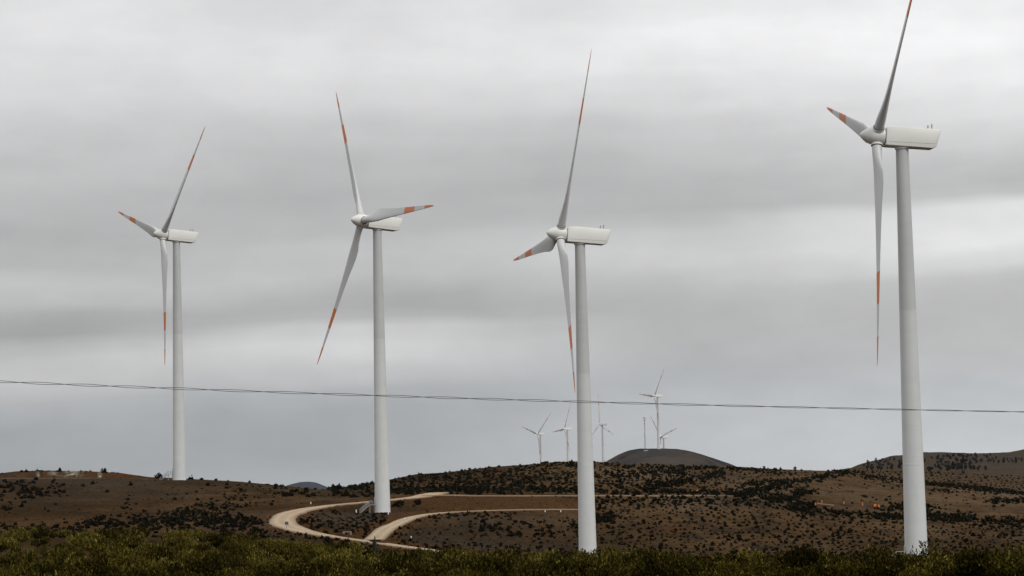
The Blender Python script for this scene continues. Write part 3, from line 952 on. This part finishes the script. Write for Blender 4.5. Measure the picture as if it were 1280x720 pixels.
def bush_arrays(r, rad, h, n_stem, n_leaf, ls):
    """upright twiggy bush: stems fan out of the base, leaves crowd the outer half of each"""
    Cs = []; Us = []; Vs = []; tone = []
    hue = r.random()
    lob = r.random(6) * 6.28
    nl = int(3 + r.integers(4))
    la = r.random(nl) * 6.283; lr = rad * (.25 + .45 * r.random(nl)); lh = h * (.55 + .45 * r.random(nl)); lw = rad * (.38 + .25 * r.random(nl))
    for s in range(n_stem):
        k = int(r.integers(nl))
        # a twig of one of the lobes, fanning up and out
        a = r.random() * 6.283; el = math.asin(r.random() ** .8 * .98)
        b0 = np.array([lr[k] * .5 * math.cos(la[k]), lr[k] * .5 * math.sin(la[k]), 0.02])
        cx_ = np.array([lr[k] * math.cos(la[k]), lr[k] * math.sin(la[k]), lh[k] * .40])
        sc_ = .8 + .35 * r.random()
        tip = cx_ + sc_ * np.array([lw[k] * math.cos(a) * math.cos(el), lw[k] * math.sin(a) * math.cos(el), lh[k] * .60 * math.sin(el)])
        m = max(2, n_leaf // n_stem)
        u = 1 - (r.random(m) ** 1.2) * 0.62
        pts = b0 + (tip - b0) * u[:, None]
        pts += r.normal(0, 1, (m, 3)) * np.array([.045, .045, .04]) * (h / .8)
        pts[:, 2] = np.maximum(pts[:, 2], 0.02)
        up = np.stack([r.normal(0, .55, m), r.normal(0, .55, m), np.ones(m)], 1)
        up /= np.linalg.norm(up, axis=1)[:, None]
        sd = np.stack([r.normal(0, 1, m), r.normal(0, 1, m), r.normal(0, .4, m)], 1)
        sd -= (sd * up).sum(1)[:, None] * up
        sd /= np.linalg.norm(sd, axis=1)[:, None]
        L = ls * (0.6 + 0.8 * r.random(m))
        Cs.append(pts); Us.append(sd * (L * .5)[:, None]); Vs.append(up * L[:, None])
        tone.append(np.clip(0.10 + 0.46 * u ** 2 * (0.5 + 0.6 * r.random()) + r.normal(0, .15, m) + (hue - .5) * .5 + (r.random(m) < .045) * .55, 0, 1))  # darker towards the twig base: crown's inner shade painted into leaf tone
        mid = (b0 + tip) / 2; d = (tip - b0) / 2
        sx = np.cross(d, [0.3, 1, 0]); sx /= np.linalg.norm(sx) + 1e-9
        Cs.append(mid[None]); Us.append((sx * 0.01)[None]); Vs.append(d[None] * .95)
        tone.append(np.array([0.05]))
    C, U_, V_ = np.concatenate(Cs), np.concatenate(Us), np.concatenate(Vs)
    v, q = quads_from(C, U_, V_)
    return v, q, np.repeat(np.concatenate(tone), 4)
def join_copies(protos, places):
    """places: (proto index, x, y, z, rot, scale, zscale, tonejit)"""
    VV = []; QQ = []; TT = []; off = 0
    for k, x, y, z, rot, sc, zs, tj in places:
        v, q, tn = protos[k]
        c, s = math.cos(rot) * sc, math.sin(rot) * sc
        w = np.empty_like(v)
        w[:, 0] = v[:, 0] * c - v[:, 1] * s + x
        w[:, 1] = v[:, 0] * s + v[:, 1] * c + y
        w[:, 2] = v[:, 2] * sc * zs + z
        VV.append(w); QQ.append(q + off); off += len(v); TT.append(np.clip(tn + tj, 0, 1))
    return np.concatenate(VV), np.concatenate(QQ), np.concatenate(TT)

# foreground bushes
rb_ = np.random.default_rng(5)
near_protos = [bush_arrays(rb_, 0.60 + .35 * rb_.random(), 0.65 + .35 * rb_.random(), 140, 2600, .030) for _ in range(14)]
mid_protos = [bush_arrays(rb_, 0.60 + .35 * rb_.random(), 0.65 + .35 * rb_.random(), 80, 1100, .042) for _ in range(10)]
cand = []
tries = 0
cell = {}
def free(x, y, r):
    gx, gy = int(x // 1.0), int(y // 1.0)
    for i in range(gx - 3, gx + 4):
        for j in range(gy - 3, gy + 4):
            for (a, b) in cell.get((i, j), ()):
                if (a - x) ** 2 + (b - y) ** 2 < r * r:
                    return False
    cell.setdefault((gx, gy), []).append((x, y))
    return True
while tries < 60000 and len(cand) < 4200:
    tries += 1
    Y = 70 + (215 - 70) * rb_.random() ** 0.75
    X = (rb_.random() - .5) * 2 * 0.26 * wdt(Y)
    pxx = 640 + X / Y * FP
    yc = np.interp(pxx, [0, 150, 300, 450, 600, 750, 1280], [192, 192, 186, 176, 166, 162, 156])
    if Y > yc + 12: continue
    patch = fbm(np.array([X / 9]), np.array([Y / 14]), 2)[0]
    left = np.interp(pxx, [0, 300, 700], [1, .9, 0])
    openf = left * np.clip((Y - 110) / 30, 0, 1)
    if rb_.random() < openf * (0.40 + 1.8 * patch) or rb_.random() < .15 + 1.0 * patch: continue
    if not free(X, Y, 1.3 + .7 * rb_.random() + 1.5 * openf): continue
    cand.append((X, Y))
cand = np.array(cand)
# the 300 that show largest: nearest ones whose base or crown is inside the frame
def projy(P):
    return 360 - FP * (P @ UP) / (P @ F_)
zc = height(cand[:, 0], cand[:, 1])
P3 = np.stack([cand[:, 0], cand[:, 1], zc + 0.9], 1)
py = projy(P3)
pxs = 640 + FP * (P3 @ RT) / (P3 @ F_)
inframe = (py < 716) & (pxs > 2) & (pxs < 1278)
order = np.argsort(cand[:, 1] + np.where(inframe, 0, 1e5))
print('bushes', len(cand), 'in frame', inframe.sum())
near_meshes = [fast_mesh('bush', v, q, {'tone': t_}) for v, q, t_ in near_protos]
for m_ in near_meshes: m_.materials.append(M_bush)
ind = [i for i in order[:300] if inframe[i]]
def zone(x):
    for lim, txt in ((120, 'at the far left end'), (300, 'below the leftmost turbine'), (420, 'below the road bend'), (560, 'below the road fork'),
                     (690, 'left of the middle tower foot'), (790, 'right by the middle tower foot'), (950, 'below the shrub dotted field'),
                     (1090, 'left of the nearest tower foot'), (1190, 'at the foot of the nearest tower')):
        if x < lim: return txt
    return 'at the far right end'
BL = 'olive green upright leafy bush in the dense scrub along the bottom of the picture'
bush0 = None
for i in ind:
    me_ = near_meshes[rb_.integers(len(near_meshes))]
    if bush0 is None:
        bush0 = bpy.data.objects.new('bush', me_)
        tag(bush0, BL, 'bush', 'olive bushes in the foreground scrub')
        o = bush0
    else:
        o = bush0.copy(); o.data = me_
    COL.objects.link(o)
    o.location = (cand[i, 0], cand[i, 1], zc[i] - .03)
    o.rotation_euler = (0, 0, rb_.random() * 6.28)
    s = 0.55 + .85 * rb_.random() ** 1.3
    o.scale = (s, s, s * (.80 + .35 * rb_.random()))
    o['label'] = 'olive green leafy bush in the foreground scrub, ' + zone(pxs[i])
indset = set(ind)
places = []
for i in range(len(cand)):
    if i in indset: continue
    places.append((int(rb_.integers(len(mid_protos))), cand[i, 0], cand[i, 1], zc[i] - .03, rb_.random() * 6.28, 0.65 + .85 * rb_.random() ** 1.3, .8 + .35 * rb_.random(), rb_.normal(0, .17)))
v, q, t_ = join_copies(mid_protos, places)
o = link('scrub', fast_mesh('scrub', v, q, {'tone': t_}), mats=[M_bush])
tag(o, 'dense olive green scrub behind the nearest bushes', 'scrub', kind='stuff')

# hillside shrubs
def ball_bush(r, n, ls):
    d = r.normal(0, 1, (n, 3)); d /= np.linalg.norm(d, axis=1)[:, None]
    d[:, 2] = np.abs(d[:, 2])
    lob = 1 + .28 * np.sin(3 * np.arctan2(d[:, 1], d[:, 0]) + r.random() * 6) + .15 * r.normal(0, 1, n)
    C = d * (0.45 + .55 * r.random(n) ** .5)[:, None] * lob[:, None] * np.array([.55, .55, .78])
    C[:, 2] += .02
    u = r.normal(0, 1, (n, 3)); u /= np.linalg.norm(u, axis=1)[:, None]
    w = np.cross(u, r.normal(0, 1, (n, 3))); w /= np.linalg.norm(w, axis=1)[:, None]
    L = ls * (.6 + .8 * r.random(n))
    v, q = quads_from(C, u * L[:, None], w * L[:, None])
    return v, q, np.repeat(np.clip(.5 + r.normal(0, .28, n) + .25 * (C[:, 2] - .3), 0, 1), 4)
rs = np.random.default_rng(21)
shrub_protos = [ball_bush(rs, 90, .13) for _ in range(8)]
tiny_protos = [ball_bush(rs, 26, .24) for _ in range(6)]
pts = []          # photo x, y, size in metres, kind
def scatter(n, x0, x1, yfun0, yfun1, s0, s1, noise=0.0, nsx=40, nsy=10, thr=0.0, seed=0, power=1.0, nogap=True):
    k = 0; t_ = 0; n0 = len(pts)
    while k < n and t_ < n * 30:
        t_ += 1
        x = x0 + (x1 - x0) * rs.random()
        ya, yb = yfun0(x), yfun1(x)
        if yb <= ya: continue
        y = ya + (yb - ya) * rs.random() ** power
        if noise and fbm(np.array([x / nsx + seed]), np.array([y / nsy + seed * 2.3]), 3)[0] * noise < thr * noise + (rs.random() - .5) * .25:
            continue
        s = s0 + (s1 - s0) * rs.random() ** 2
        if nogap is False:
            r2 = 2.0 + 1.3 * s
            if any(abs(a - x) < r2 * 1.25 and abs(b - y) < r2 * .62 for a, b, _ in pts[n0:]): continue
        pts.append((x, y, s)); k += 1
I = lambda xs, ys: (lambda x: float(np.interp(x, xs, ys)))
cx = [c[0] for c in crest]; cy = [c[2] for c in crest]
CR = I(cx, cy)
K_ = lambda v: (lambda x: v)
# right-hand field of evenly spaced shrubs
scatter(1250, 735, 1290, I([735, 950, 1050, 1280], [624, 625, 640, 645]), K_(706), .7, 1.5, nogap=False)
scatter(170, 730, 960, K_(620), K_(632), .8, 1.5)
# middle shelf
scatter(150, 480, 735, I([480, 520, 735], [668, 652, 646]), K_(696), .65, 1.3, nogap=False)
scatter(80, 600, 735, K_(652), K_(672), .8, 1.8)
scatter(50, 540, 640, K_(641), K_(650), .7, 1.3)
# left hill
scatter(120, 150, 330, I([150, 330], [628, 650]), I([150, 330], [664, 668]), .9, 1.7)
scatter(70, -5, 80, K_(600), K_(640), .8, 1.8, 1, 25, 12, 0, 9)
scatter(60, 0, 330, K_(602), K_(665), .7, 1.9)
scatter(90, 0, 330, K_(650), K_(676), .8, 1.8)
scatter(60, 340, 480, I([340, 420, 480], [608, 615, 616]), I([340, 360, 480], [622, 622, 622]), .9, 2.2)
scatter(70, 280, 345, K_(606), K_(636), .7, 1.3)
# knoll inside the road bend
scatter(170, 372, 485, I([372, 400, 485], [650, 638, 642]), I([372, 430, 485], [656, 666, 652]), .5, 1.2)
scatter(26, 455, 540, K_(628), K_(634), .9, 2.0)
# dark middle hill
scatter(260, 480, 800, I([480, 560, 800], [612, 606, 600]), K_(618.5), .9, 1.9)
# right slope below the near ridge
scatter(90, 1000, 1280, lambda x: CR(x) + 4, I([1000, 1050, 1280], [626, 630, 640]), .7, 1.6)
scatter(260, 1130, 1290, lambda x: CR(x) - .2, lambda x: CR(x) + 5, .9, 1.7)
def streak(n, line, w, s0, s1):
    xs_ = np.array([p[0] for p in line], float); ys_ = np.array([p[1] for p in line], float)
    L_ = np.concatenate([[0], np.cumsum(np.hypot(np.diff(xs_), np.diff(ys_) * 3))])
    for _ in range(n):
        u = rs.random() * L_[-1]
        x = np.interp(u, L_, xs_) + rs.normal(0, 3 + w * .6); y = np.interp(u, L_, ys_) + rs.normal(0, w) * (.5 + .9 * rs.random())
        if y < CR(x) - .5 and x < 1060: y = CR(x) + 1 + abs(rs.normal(0, 2))
        pts.append((x, y, s0 + (s1 - s0) * rs.random() ** 2))
scatter(230, 480, 1290, I([480, 640, 760, 1290], [676, 684, 690, 693]), K_(708), .9, 2.0, nogap=False)
scatter(240, 0, 480, K_(652), K_(684), .8, 1.8, nogap=False)
scatter(2600, 0, 1290, lambda x: CR(x) + 3, K_(705), .28, .55)
scatter(500, 425, 1060, lambda x: CR(x) + 2, K_(618), .4, .8)
for x0_, y0_ in [(332, 648), (334, 656), (345, 664), (362, 669), (385, 673), (410, 677), (440, 680), (470, 683), (375, 655), (384, 661), (400, 665), (425, 668), (374, 646), (380, 641), (400, 636.5), (500, 661), (488, 668), (515, 653), (540, 646), (560, 643.5), (600, 641), (650, 639.5)]:
    for _ in range(6):
        pts.append((x0_ + rs.normal(0, 8), y0_ + rs.normal(0, 1.6), .35 + .9 * rs.random() ** 2))
# dark middle hill: thin cover everywhere, thick along the gullies and under the crest
scatter(620, 425, 1010, lambda x: CR(x) + .3, I([425, 480, 560, 700, 900, 1010], [613, 614, 617, 618, 618, 612]), .8, 1.7, nogap=False)
streak(330, [(430, 610), (480, 604), (540, 598), (600, 593), (660, 588)], 4.0, .9, 1.8)
streak(260, [(560, 606), (620, 602), (680, 598), (722, 594)], 4.5, .9, 1.9)
streak(200, [(480, 613), (540, 612), (600, 613), (660, 613), (720, 613)], 2.2, .8, 1.7)
streak(420, [(655, 583), (720, 581), (790, 584), (860, 586), (930, 587), (985, 590)], 3.0, .9, 1.8)
streak(230, [(745, 592), (780, 595), (820, 592), (860, 588)], 3.2, .9, 1.8)
streak(260, [(806, 612), (830, 606), (860, 600), (884, 597), (904, 592)], 3.6, 1, 1.9)
streak(90, [(815, 617), (860, 616), (900, 617), (940, 619)], 1.4, 1, 2.0)
streak(260, [(918, 620), (945, 615), (975, 608), (1005, 602), (1035, 595), (1060, 590)], 2.8, 1, 2.0)
streak(110, [(930, 606), (955, 604), (985, 602)], 2.4, 1, 1.8)
streak(90, [(984, 626), (996, 620), (1004, 616), (1018, 614)], 1.8, 1, 1.9)
streak(150, [(960, 622), (985, 626), (1010, 632)], 3, .9, 1.7)
streak(200, [(1048, 590), (1075, 592), (1095, 597), (1120, 602), (1135, 604)], 2.6, .8, 1.6)
streak(260, [(1130, 602), (1170, 606), (1210, 609), (1250, 613), (1285, 618)], 1.5, .9, 1.7)
streak(150, [(1170, 612), (1210, 612), (1260, 616)], 3.0, .7, 1.4)
streak(120, [(1240, 627), (1262, 626), (1285, 627)], 2.0, .9, 1.8)
streak(90, [(1100, 638), (1135, 634), (1175, 636)], 2.2, .9, 1.8)
streak(330, [(990, 636), (1030, 641), (1080, 645), (1130, 648), (1180, 649), (1240, 652), (1285, 656)], 3.0, .9, 1.8)
streak(120, [(1130, 642), (1170, 645), (1210, 647)], 2.5, .9, 1.6)
streak(70, [(730, 645), (745, 648), (765, 648)], 4, .9, 1.9)
# left hill gullies
streak(130, [(200, 648), (230, 642), (260, 636), (300, 632)], 4.0, .6, 1.3)
streak(150, [(165, 656), (200, 654), (235, 650), (275, 650), (318, 655)], 4.5, .7, 1.5)
streak(55, [(250, 652), (290, 652), (315, 650)], 4.0, 1.0, 1.9)
streak(45, [(8, 612), (30, 616), (50, 618)], 4.0, .9, 1.8)
streak(30, [(110, 655), (130, 654), (145, 655)], 2.0, 1.0, 2.2)
streak(60, [(0, 655), (40, 664), (110, 668), (200, 668), (300, 670)], 4.0, .8, 1.8)
# slope behind it
scatter(260, 1060, 1290, I([1060, 1150, 1280], [588, 590, 596]), lambda x: CR(x) - 1, 1.2, 2.6, nogap=False)
# crest silhouettes
for k in range(150):
    x = rs.random() * 1290
    pts.append((x, CR(x) + .6, .5 + .9 * rs.random() ** 2))
for x, s in ((74.5, 1.6), (130, 2.4), (199, 3.2), (27, 1.2), (33, 1.3), (52, 1.0), (239, 2.0), (418, 3.4), (423, 3.0), (412, 1.8), (345, 1.6), (351, 1.5), (252, 1.5), (270, 1.3)):
    pts.append((x, CR(x) + (0.8 if x < 340 else 2.0), s))
road_pts = np.concatenate([L[:, :2] for _, L, hw in road_L]); road_hw = np.concatenate([np.full(len(L), hw) for _, L, hw in road_L])
shr = []; far_tr = []
for x, y, s in pts:
    p = hit(x, y, 600)
    if p is None: continue
    dd = np.hypot(road_pts[:, 0] - p[0], road_pts[:, 1] - p[1]) - road_hw
    if dd.min() < s * .35: continue
    if min(math.hypot(p[0] - b[0][0], p[1] - b[0][1]) for b in bases) < 3.4: continue
    shr.append((p[0], p[1], p[2], s * (.76 if p[1] < 900 else .66)))
shr = np.array(shr)
app = shr[:, 3] / shr[:, 1]
order = np.argsort(-app)
print('shrubs', len(shr))
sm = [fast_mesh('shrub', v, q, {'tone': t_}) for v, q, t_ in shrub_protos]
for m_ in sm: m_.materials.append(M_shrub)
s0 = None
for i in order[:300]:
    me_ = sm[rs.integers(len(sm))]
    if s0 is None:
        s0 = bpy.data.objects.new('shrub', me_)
        tag(s0, 'low dark rounded shrub dotted on the bare brown hillside', 'shrub', 'dark shrubs on the brown hillsides'); o = s0
    else:
        o = s0.copy(); o.data = me_
    COL.objects.link(o)
    o.location = (shr[i, 0], shr[i, 1], float(height(shr[i, 0], shr[i, 1])) - .06)
    o.rotation_euler = (0, 0, rs.random() * 6.28)
    xx = 640 + shr[i, 0] / shr[i, 1] * FP
    far_ = shr[i, 1] > 870
    o['label'] = ('large dark shrub ' if shr[i, 3] > 1.25 else 'low dark rounded shrub ') + (
        ('on the left skyline' if xx < 420 else 'on the dark middle hill' if xx < 960 else 'on the right ridge') if far_ else
        'on the left brown hill' if xx < 335 else 'around the road bend' if xx < 490 else 'on the bare slope between the road and the middle tower' if xx < 725 else
        'in the dotted field between the middle and nearest towers' if xx < 1130 else 'on the slope right of the nearest tower')
    o.scale = (shr[i, 3],) * 2 + (shr[i, 3] * (.7 + .3 * rs.random()),)
places = []
for i in order[300:]:
    places.append((int(rs.integers(6)), shr[i, 0], shr[i, 1], float(height(shr[i, 0], shr[i, 1])) - .06, rs.random() * 6.28, shr[i, 3], .7 + .35 * rs.random(), rs.normal(0, .12)))
v, q, t_ = join_copies(tiny_protos, places)
o = link('hillside_scrub', fast_mesh('hillside_scrub', v, q, {'tone': t_}), mats=[M_shrub])
tag(o, 'smaller dark scrub scattered thickly over the hills', 'scrub', kind='stuff')

# small upright trees on the far right hill and the odd one on the middle crest
def small_tree_mesh(r):
    bm = bmesh.new(); tube(bm, (0, 0, -.3), (r.normal(0, .1), r.normal(0, .1), 2.6), .14, .05, 6)
    tr = from_bm(bm, 'trunk')
    n = 90
    zc_ = 0.7 + 3.0 * r.random(n); rad = 1.0 * np.sin(np.clip((zc_ - .4) / 3.6, 0, 1) * math.pi) ** .7 * (.6 + .4 * r.random(n)); an = r.random(n) * 6.28
    C = np.stack([rad * np.cos(an), rad * np.sin(an), zc_], 1)
    u = r.normal(0, 1, (n, 3)); u /= np.linalg.norm(u, axis=1)[:, None]; w = np.cross(u, r.normal(0, 1, (n, 3))); w /= np.linalg.norm(w, axis=1)[:, None]
    v, q = quads_from(C, u * .26, w * .26)
    cr = fast_mesh('crown', v, q, {'tone': np.repeat(r.random(n), 4)})
    return tr, cr
bark = simple('bark', (.06, .045, .035), .9)
TM = [small_tree_mesh(rs) for _ in range(4)]
for a_, b_ in TM: a_.materials.append(bark); b_.materials.append(M_tree)
tp = []
for k in range(110):
    x = 1160 + 70 * (rs.random() + rs.random()) / 2 * 1.3 - 8; y = 571 + 19 * rs.random() + (x - 1190) * -.03
    tp.append((x, y, .8 + .7 * rs.random()))
for k in range(45):
    tp.append((1082 + rs.random() * 50, 573 + rs.random() * 15, .7 + .6 * rs.random()))
for k in range(25):
    tp.append((1232 + rs.random() * 46, 566 + rs.random() * 9 + 5, .7 + .5 * rs.random()))
for x, y, s in ((1080, 583.5, 1.0), (994, 590, .8), (955, 587, .7), (880, 600, .7), (850, 592, .7), (903, 597, .6), (1184, 572, 1.3), (1204, 593, 1.1)):
    tp.append((x, y, s))
for x, y, s in tp:
    p = hit(x, y, 880)
    if p is None: continue
    root = empty('tree', Vector((p[0], p[1], float(height(p[0], p[1])))), rs.random() * 6)
    s = s * (.6 if p[1] > 1700 else .6)
    root.scale = (s * 1.5, s * 1.5, s * (.8 + .4 * rs.random()))
    tag(root, 'small dark upright tree ' + ('standing out on the middle skyline' if x < 1079 else 'on the far hill left of the nearest tower' if x < 1140 else
        'in the grove on the far hill right of the nearest tower' if x < 1232 else 'on the far hill by the right edge of the picture'), 'tree', 'small trees on the far hills')
    k = int(rs.integers(4))
    add('trunk', TM[k][0], root); add('crown', TM[k][1], root)

# columnar cactus in front of the road
def cactus():
    px = 468.5
    d = 150.0
    r = ray(px, 686)
    X = r[0] * d; zg = float(height(X, d))
    root_loc = Vector((X, d, zg - .05))
    bm = bmesh.new()
    rc = random.Random(4)
    top = at(px, 670, d)[2] - zg
    for k in range(9):
        a = rc.random() * 6.28; q = .06 + .30 * rc.random()
        x0, y0 = q * math.cos(a), q * .6 * math.sin(a)
        hh = top * (.72 + .3 * rc.random()) if k else top * 1.03
        n = 10; rings = []
        for j in range(9):
            z = hh * j / 8
            rr = .045 * (1 if j < 7 else (.8 if j == 7 else .35))
            lean = .12 * (z / hh) * rc.uniform(.6, 1)
            ring = []
            for i in range(2 * n):
                rad = rr * (1.0 if i % 2 else .78)
                th = math.pi * i / n
                ring.append(bm.verts.new((x0 * (1 + lean) + rad * math.cos(th), y0 + rad * math.sin(th), z)))
            rings.append(ring)
        for A, B in zip(rings, rings[1:]):
            for i in range(2 * n):
                bm.faces.new((A[i], A[(i + 1) % (2 * n)], B[(i + 1) % (2 * n)], B[i]))
        bm.faces.new(rings[-1]); bm.faces.new(rings[0])
    o = link('cactus', from_bm(bm, 'cactus'), mats=[simple('cactus_skin', (.018, .018, .009), .8, .25, 8)])
    o.location = root_loc
    tag(o, 'clump of tall thin upright cactus stems in front of the pale road junction', 'cactus')
cactus()

# ------------------------------------------------------------ posts, markers, culvert, stones
def post(px, py, h, w, m, name, label, cat, group, head=None, kind='round'):
    p = hit(px, py, 600)
    if p is None: return
    z = float(height(p[0], p[1]))
    bm = bmesh.new()
    if kind == 'box':
        box(bm, (0, 0, h / 2), (w, w * .7, h)); bmesh.ops.bevel(bm, geom=bm.edges[:], offset=w * .12)
    else:
        tube(bm, (0, 0, -.2), (0, 0, h), w / 2, w / 2 * .9, 10)
        lathe(bm, [(h, w * .45), (h + w * .2, w * .35), (h + w * .3, 0)], 10)
    if head:
        box(bm, (0, -w * .5, h - head[1] / 2), (head[0], .06, head[1]))
    o = link(name, from_bm(bm, name), mats=[m])
    o.location = (p[0], p[1], z)
    return tag(o, label, cat, group)
M_white = simple('marker_white', (.75, .75, .72), .5)
M_orp = simple('marker_orange', (.65, .17, .02), .6)
for px, py, h, lab in ((445.3, 641, 1.0, 'white marker post left of the stair of the turbine inside the road bend'), (485.5, 643, 1.1, 'white marker post right of the tower foot inside the road bend'),
                       (506, 650, .7, 'white marker stone at the outer edge of the side road'), (514, 672.5, .6, 'white marker stone on the slope below the side road'),
                       (681.5, 640, .6, 'left of two white blocks on the lower track by the middle tower'), (701, 640, .6, 'right of two white blocks on the lower track by the middle tower'),
                       (388.5, 630, .7, 'white marker post at the inner end of the road bend')):
    post(px, py, h * .85, .27, M_white, 'marker_post', lab, 'marker post', 'white road markers', kind='box')
for px, py, h, w, lab in ((1094, 634, 1.0, .75, 'largest bright orange marker on the right slope'), (1098.5, 634, .8, .5, 'orange marker just right of the largest one'),
                       (1078.3, 632, .9, .32, 'thin orange marker left of the two largest ones'), (1055, 630, .8, .28, 'thin orange marker in the middle of the slope row'),
                       (1027.3, 628.5, .8, .25, 'faint orange marker near the left end of the slope row'), (1019.5, 631.5, .8, .3, 'dull orange marker at the left end of the slope row'), (871.5, 615.5, .8, .42, 'lone orange marker above the long straight track')):
    post(px, py, h, w, M_orp, 'orange_marker', lab, 'marker', 'orange markers on the slope', kind='box')
M_sign = simple('sign_back', (.06, .07, .08), .5)
post(358.5, 661.5, 1.9, .12, M_sign, 'road_sign', 'small dark road sign on the outside of the road bend', 'sign', None, head=(.9, .75))
# culvert headwall where the two roads meet
p = hit(434, 667.5, 600)
root = empty('culvert', Vector((p[0], p[1], float(height(p[0], p[1])))), R(-8))
tag(root, 'pale concrete culvert headwall at the fork of the dirt roads', 'culvert')
bm = bmesh.new()
box(bm, (-.9, 0, .15), (.5, .35, 1.1)); box(bm, (.9, 0, .15), (.5, .35, 1.1)); box(bm, (0, 0, .55), (1.3, .35, .3))
link('headwall', from_bm(bm, 'headwall'), root, [simple('pale_concrete', (.20, .17, .13), .9)])
bm = bmesh.new(); tube(bm, (0, .0, .05), (0, .5, .05), .42, seg=16)
link('pipe', from_bm(bm, 'pipe'), root, [M_dark])
def stone_mesh(r):
    bm = bmesh.new(); bmesh.ops.create_icosphere(bm, subdivisions=2, radius=.5)
    for v in bm.verts:
        v.co *= 1 + r.normal(0, .09); v.co.z *= .62
    return from_bm(bm, 'stone')
stm = [stone_mesh(rs) for _ in range(4)]
M_stone = simple('stone', (.05, .038, .028), .95, .3, 2); M_stl = simple('pale_stone', (.26, .27, .27), .9, .3, 2)
for m_ in stm: m_.materials.append(M_stone)
L = road_L[0][1]; hw = road_L[0][2]
T = np.gradient(L[:, :2], axis=0); T /= np.linalg.norm(T, axis=1)[:, None]
st0 = None
for k in range(30):
    i = int(rs.integers(30, len(L) - 12))
    # the valley side of the road: the side facing the camera or facing left
    nn = np.array([-T[i, 1], T[i, 0]])
    if nn @ np.array([-.35, -1]) < 0: nn = -nn
    p = L[i, :2] + nn * (hw + .7 + rs.random() * .9)
    if i > 0 and np.min(np.hypot(L[:, 0] - p[0], L[:, 1] - p[1])) < hw + .4: continue
    if st0 is None:
        st0 = bpy.data.objects.new('stone', stm[0]); tag(st0, 'dark stone in the rough row edging the dirt road', 'stone', 'stones along the road edge'); o = st0
    else:
        o = st0.copy(); o.data = stm[int(rs.integers(4))]
    COL.objects.link(o)
    o.location = (p[0], p[1], float(height(p[0], p[1])) + .1); s = .45 + .7 * rs.random() ** 2; o.scale = (s * 1.4, s, s); o.rotation_euler = (0, 0, rs.random() * 6)

# ------------------------------------------------------------ haze
HD = 8e-6
bm = bmesh.new()
zlo, zhi = float(Z.min()) - 1.0, 240.0
xm = float(np.abs(GX).max()) + 50
box(bm, (0, (14600 - 3100) / 2, (zlo + zhi) / 2), (2 * xm, 14600 + 3100, zhi - zlo))
hz = bpy.data.materials.new('air'); hz.use_nodes = True
t = hz.node_tree; t.nodes.clear()
pv = N(t, 'ShaderNodeVolumePrincipled'); pv.inputs['Color'].default_value = (.80, .87, .96, 1); pv.inputs['Density'].default_value = HD
ho = N(t, 'ShaderNodeOutputMaterial'); t.links.new(pv.outputs[0], ho.inputs['Volume'])
o = link('haze', from_bm(bm, 'haze'), mats=[hz])
tag(o, kind='stuff')
